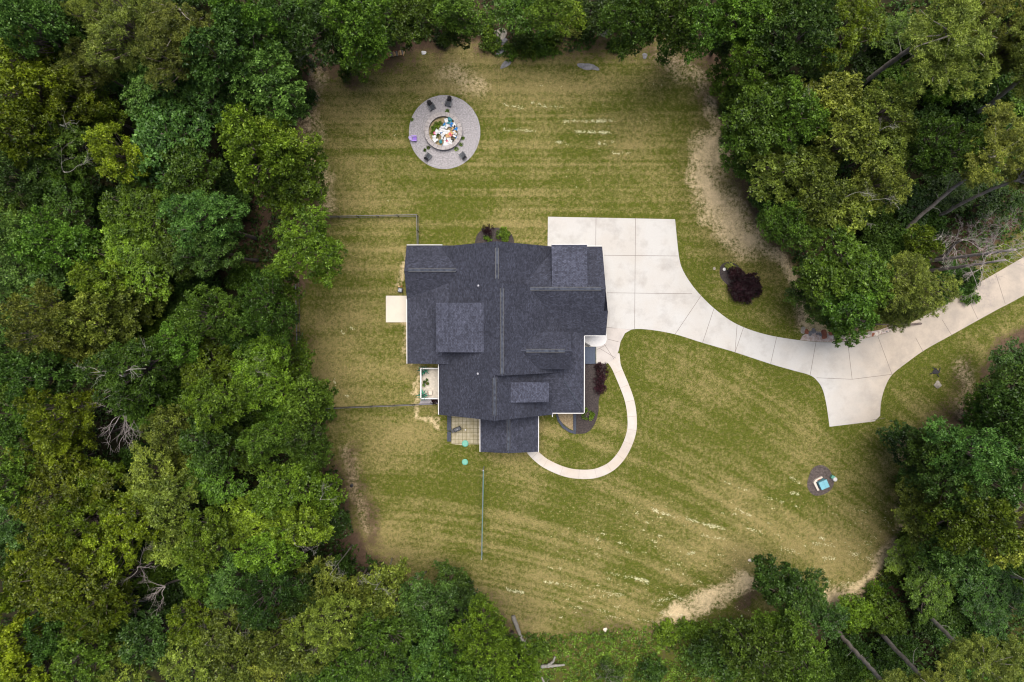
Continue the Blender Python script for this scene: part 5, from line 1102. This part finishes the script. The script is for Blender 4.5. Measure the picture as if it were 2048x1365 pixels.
# fallen logs
def log(pts, r, m, label, stubs=0, seed=0):
    mb = MB(); g = np.random.default_rng(seed); P = [W(x, y, z) for x, y, z in pts]; o0 = P[0].copy(); Q = []
    for i in range(len(P) - 1):
        for k in range(6): Q.append(P[i].lerp(P[i + 1], k / 6) - o0 + Vector(g.normal(size=3)) * r * .12)
    Q.append(P[-1] - o0); n = len(Q); mb.tube(Q, [r * (1 - .5 * i / n) * g.uniform(.9, 1.1) for i in range(n)], 9)
    for i in range(stubs): a = Q[g.integers(2, n)]; d = Vector(unit(g.normal(size=3))); d.z = abs(d.z); mb.tube([a, a + d * g.uniform(.4, .9)], [.05, .02], 5)
    o = mb.build('fallen_log', m, None, smooth=True); o.location = o0; tag(o, label, 'log')
log([(1026, 1232, .2), (1040, 1270, .25), (1050, 1290, .3), (1060, 1312, .3)], .26, M['log2'], 'thick brown fallen log at the bottom lawn edge, pointing down the photo', 5, 1)
log([(1083, 1334, .6), (1105, 1332, .9), (1130, 1330, 1.0)], .22, M['bark_pale'], 'pale grey broken log with a fork at the bottom centre', 0, 2)
log([(1095, 1332, .8), (1106, 1324, 1.1), (1110, 1314, 1.4)], .18, M['bark_pale'], 'short upright fork piece of the pale broken log at the bottom centre', 0, 3)
log([(1060, 1300, .1), (1075, 1335, .1), (1090, 1370, .1)], .2, M['log2'], 'dark fallen log running off the bottom edge below the brown one', 4, 4)
# ------------------------------------------------------------------ shrubs
def shrub(px, py, R, hgt, cls, label, n=14, k=8, L=.16, Wd=.05, seed=0, dens=26, z=0, cat='shrub', name='shrub', group=None, ring_=False, trunk=True):
    g = np.random.default_rng(700 + seed); o = empty(name, W(px, py, z)); tag(o, label, cat, group); Q = []; T = []
    for i in range(n):
        t = g.uniform(0, 6.283); rho = math.sqrt(g.uniform(.55 if ring_ else 0, 1)); c = np.array([rho * R * .72 * math.cos(t), rho * R * .72 * math.sin(t), hgt * (.35 + .5 * math.sqrt(max(0, 1 - rho * rho)) * g.uniform(.7, 1.1))])
        a, b = puff(g, c, R * g.uniform(.26, .42) if not ring_ else R * .24, dens, k, L, Wd, low=-.5); Q.append(a); T.append(b)
    Q = np.concatenate(Q); Q[:, :, 2] = np.maximum(Q[:, :, 2], .04)
    me = quads_mesh('foliage', Q, np.concatenate(T)); me.materials.append(LEAF[cls]); link('foliage', me, o)
    mb = MB()
    for i in range(6): t = i * 1.05; mb.tube([(0, 0, 0), (math.cos(t) * R * .25, math.sin(t) * R * .25, hgt * .4), (math.cos(t) * R * .5, math.sin(t) * R * .5, hgt * .65)], [.04, .03, .015], 5)
    mb.build('stems', M['bark'], o); return o
shrub(1484, 572, 2.0, 1.9, 'R', 'large dark purple-red leafy tree in the kidney-shaped mulch bed', 26, seed=1, dens=20, cat='tree', name='purple_tree')
shrub(1466, 548, .9, 1.5, 'R', 'smaller dark purple bush at the upper left of the large purple tree', 10, seed=2, dens=20)
shrub(1487, 597, .9, 1.3, 'R', 'low dark purple bush at the bottom of the large purple tree', 10, seed=3, dens=20)
shrub(1459, 536, .62, .8, 'W', 'pale lime leafy shrub at the top of the purple tree bed', 9, seed=4)
shrub(1506, 592, .4, .3, 'B', 'small pale blue-green plant at the lower right of the purple tree', 5, seed=5, cat='plant')
shrub(1007, 470, .88, 1.0, 'L', 'round clipped bright green bush in the mulch under the north gable', 16, seed=6, dens=34, L=.11)
shrub(978, 464, .85, .8, 'R', 'brownish purple shrub left of the round green bush under the north gable', 10, seed=7, dens=12)
shrub(977, 476, .5, .6, 'L', 'small green bush close to the wall left of the round green bush', 8, seed=8)
shrub(1202, 739, .95, .9, 'R', 'upper spiky purple shrub beside the front steps in the long mulch bed', 10, seed=9, L=.24, Wd=.03, dens=16, group='purple shrubs in the long mulch bed')
shrub(1201, 757, .95, .9, 'R', 'middle spiky purple shrub in the long mulch bed', 10, seed=10, L=.24, Wd=.03, dens=16, group='purple shrubs in the long mulch bed')
shrub(1198, 777, .85, .8, 'R', 'lowest spiky purple shrub in the long mulch bed', 9, seed=11, L=.24, Wd=.03, dens=16, group='purple shrubs in the long mulch bed')
shrub(1175, 828, .85, .7, 'L', 'green ring-shaped shrub with a bare middle at the porch corner', 13, seed=12, ring_=True, dens=22)
shrub(869, 803, .5, .5, 'R', 'small brownish shrub against the wall below the deck', 6, seed=13)
for i, (x, y, r, c, hh) in enumerate([(1040,85,1.6,'G',1.0),(1080,90,1.5,'G',.9),(1020,105,1.1,'G',.6),(1060,108,1.3,'L',.5),(1105,75,1.4,'L',1.1),(1150,62,1.2,'W',1.0),(1100,100,1.0,'G',.5),(980,88,1.2,'G',.9),(975,68,1.0,'L',.8),(1240,85,1.4,'G',.7),(1225,95,.8,'G',.4),(1180,72,1.3,'D',1.2),(890,88,1.3,'D',.9),(1615,545,1.2,'D',1.2),(1690,640,1.6,'G',1.1),(1735,640,1.5,'L',.5),(1770,625,1.4,'L',.6),
        (1905,560,1.8,'B',1.4),(1935,590,1.3,'G',.9),(1880,585,1.5,'G',1.0),(1810,1080,1.5,'L',1.0),(1775,1140,1.6,'L',1.1),(1745,1180,1.6,'L',1.0),(1720,1215,1.4,'L',.9),(1690,1230,1.2,'G',.8),(1330,1262,1.8,'L',.9),(1370,1250,1.6,'L',.9),(1085,1290,1.5,'G',.8),(1220,1335,1.9,'D',1.0),(1300,1335,2.0,'D',1.1),(1400,1270,1.6,'G',.8),(925,1170,1.4,'D',1.0),(880,1180,1.0,'G',.8),(690,1120,1.6,'D',1.2),(655,825,1.4,'G',1.3),(635,470,1.3,'G',1.2),(640,790,1.2,'G',1.2),(1800,960,1.2,'G',1.0),(1810,1000,1.4,'L',1.2),(1455,215,1.4,'G',1.4),(1450,270,1.3,'D',1.2),(620,205,1.3,'D',1.1),(700,148,1.3,'G',1.4),(590,220,1.5,'G',1.5)]):
    shrub(x, y, r, hh, c, '%s low edge bush ' % WORD.get(c, 'pale lime') + where(x, y, WORD.get(c, 'x') + ' low edge bush '), 13, k=7, L=.26, Wd=.065, seed=20 + i, dens=9, group='bushes at the edge of the clearing')
# ------------------------------------------------------------------ undergrowth: vines and brush nobody could count
def undergrowth(name, polys, step, cls, seed, L=.26, Wd=.06, zmax=.5, k=7, thr=.42, ns=2.4):
    g = np.random.default_rng(seed); B = []
    for P in polys:
        xs = [p[0] for p in P]; ys = [p[1] for p in P]; A = (max(xs) - min(xs)) * (max(ys) - min(ys)) / 16.5 ** 2; n = int(A / step ** 2)
        x, y = g.uniform(min(xs), max(xs), n), g.uniform(min(ys), max(ys), n); ok = in_poly(x, y, P); B.append(np.stack([x[ok], y[ok]], 1))
    P = np.concatenate(B); ww = np.array([tuple(W(a, b)[:2]) for a, b in P]); nz = fbm(ww[:, 0] / ns, ww[:, 1] / ns, seed + 5, 3); ok = nz > thr; ww = ww[ok]; nz = nz[ok]; n = len(ww)
    z = np.clip((nz - thr) * 4, .05, 1) * zmax * g.uniform(.4, 1, n); base = np.repeat(np.stack([ww[:, 0], ww[:, 1], z], 1), k, 0); d = unit(g.normal(size=(n * k, 3)) * np.array([1, 1, .5]) + np.array([0, 0, .25]))
    Q = leaf_quads(base, d, np.full((n * k, 1), L), np.full((n * k, 1), Wd), g); Q[:, :, 2] = np.maximum(Q[:, :, 2], .03)
    me = quads_mesh(name, Q, np.repeat(g.uniform(0, 1, n), k) * .5 + g.uniform(0, 1, n * k) * .5); me.materials.append(LEAF[cls]); tag(link(name, me), kind='stuff')
undergrowth('vine_ground_cover', [[(1050,1262),(1120,1268),(1300,1252),(1400,1240),(1480,1235),(1560,1250),(1600,1400),(1040,1400),(1030,1290)]], .24, 'G', 1, thr=.3, zmax=.45)
undergrowth('undergrowth', [[(1720,1190),(1800,1110),(1820,1000),(2000,1000),(2100,1400),(1640,1400),(1660,1220)]], .36, 'D', 3, thr=.22, zmax=.8, L=.34, Wd=.08)
undergrowth('undergrowth', [[(1420,60),(2100,-40),(2100,420),(1900,560),(1640,640),(1620,560),(1540,470),(1460,290),(1465,200)]], .38, 'D', 4, thr=.26, zmax=.9, L=.34, Wd=.08)
undergrowth('undergrowth', [[(-60,-60),(1400,-60),(1380,60),(760,85),(590,160),(590,600),(640,800),(720,1100),(1000,1260),(1050,1420),(-60,1420)]], .42, 'D', 5, thr=.34, zmax=.9, L=.36, Wd=.085)
undergrowth('brush', [[(1040,60),(1200,70),(1180,100),(1060,118),(990,115),(960,90)]], .2, 'G', 6, thr=.40, zmax=.3, L=.2, Wd=.045, ns=1.2)
undergrowth('brush', [[(1680,615),(1860,600),(1990,500),(2060,440),(2060,500),(1900,595),(1800,645),(1680,660)]], .24, 'L', 7, thr=.4, zmax=.25, L=.2, Wd=.045, ns=1.2)
undergrowth('brush', [[(1790,880),(1860,855),(1960,760),(2050,690),(2050,900),(1840,960)]], .3, 'G', 8, thr=.42, zmax=.4, L=.24, Wd=.05)
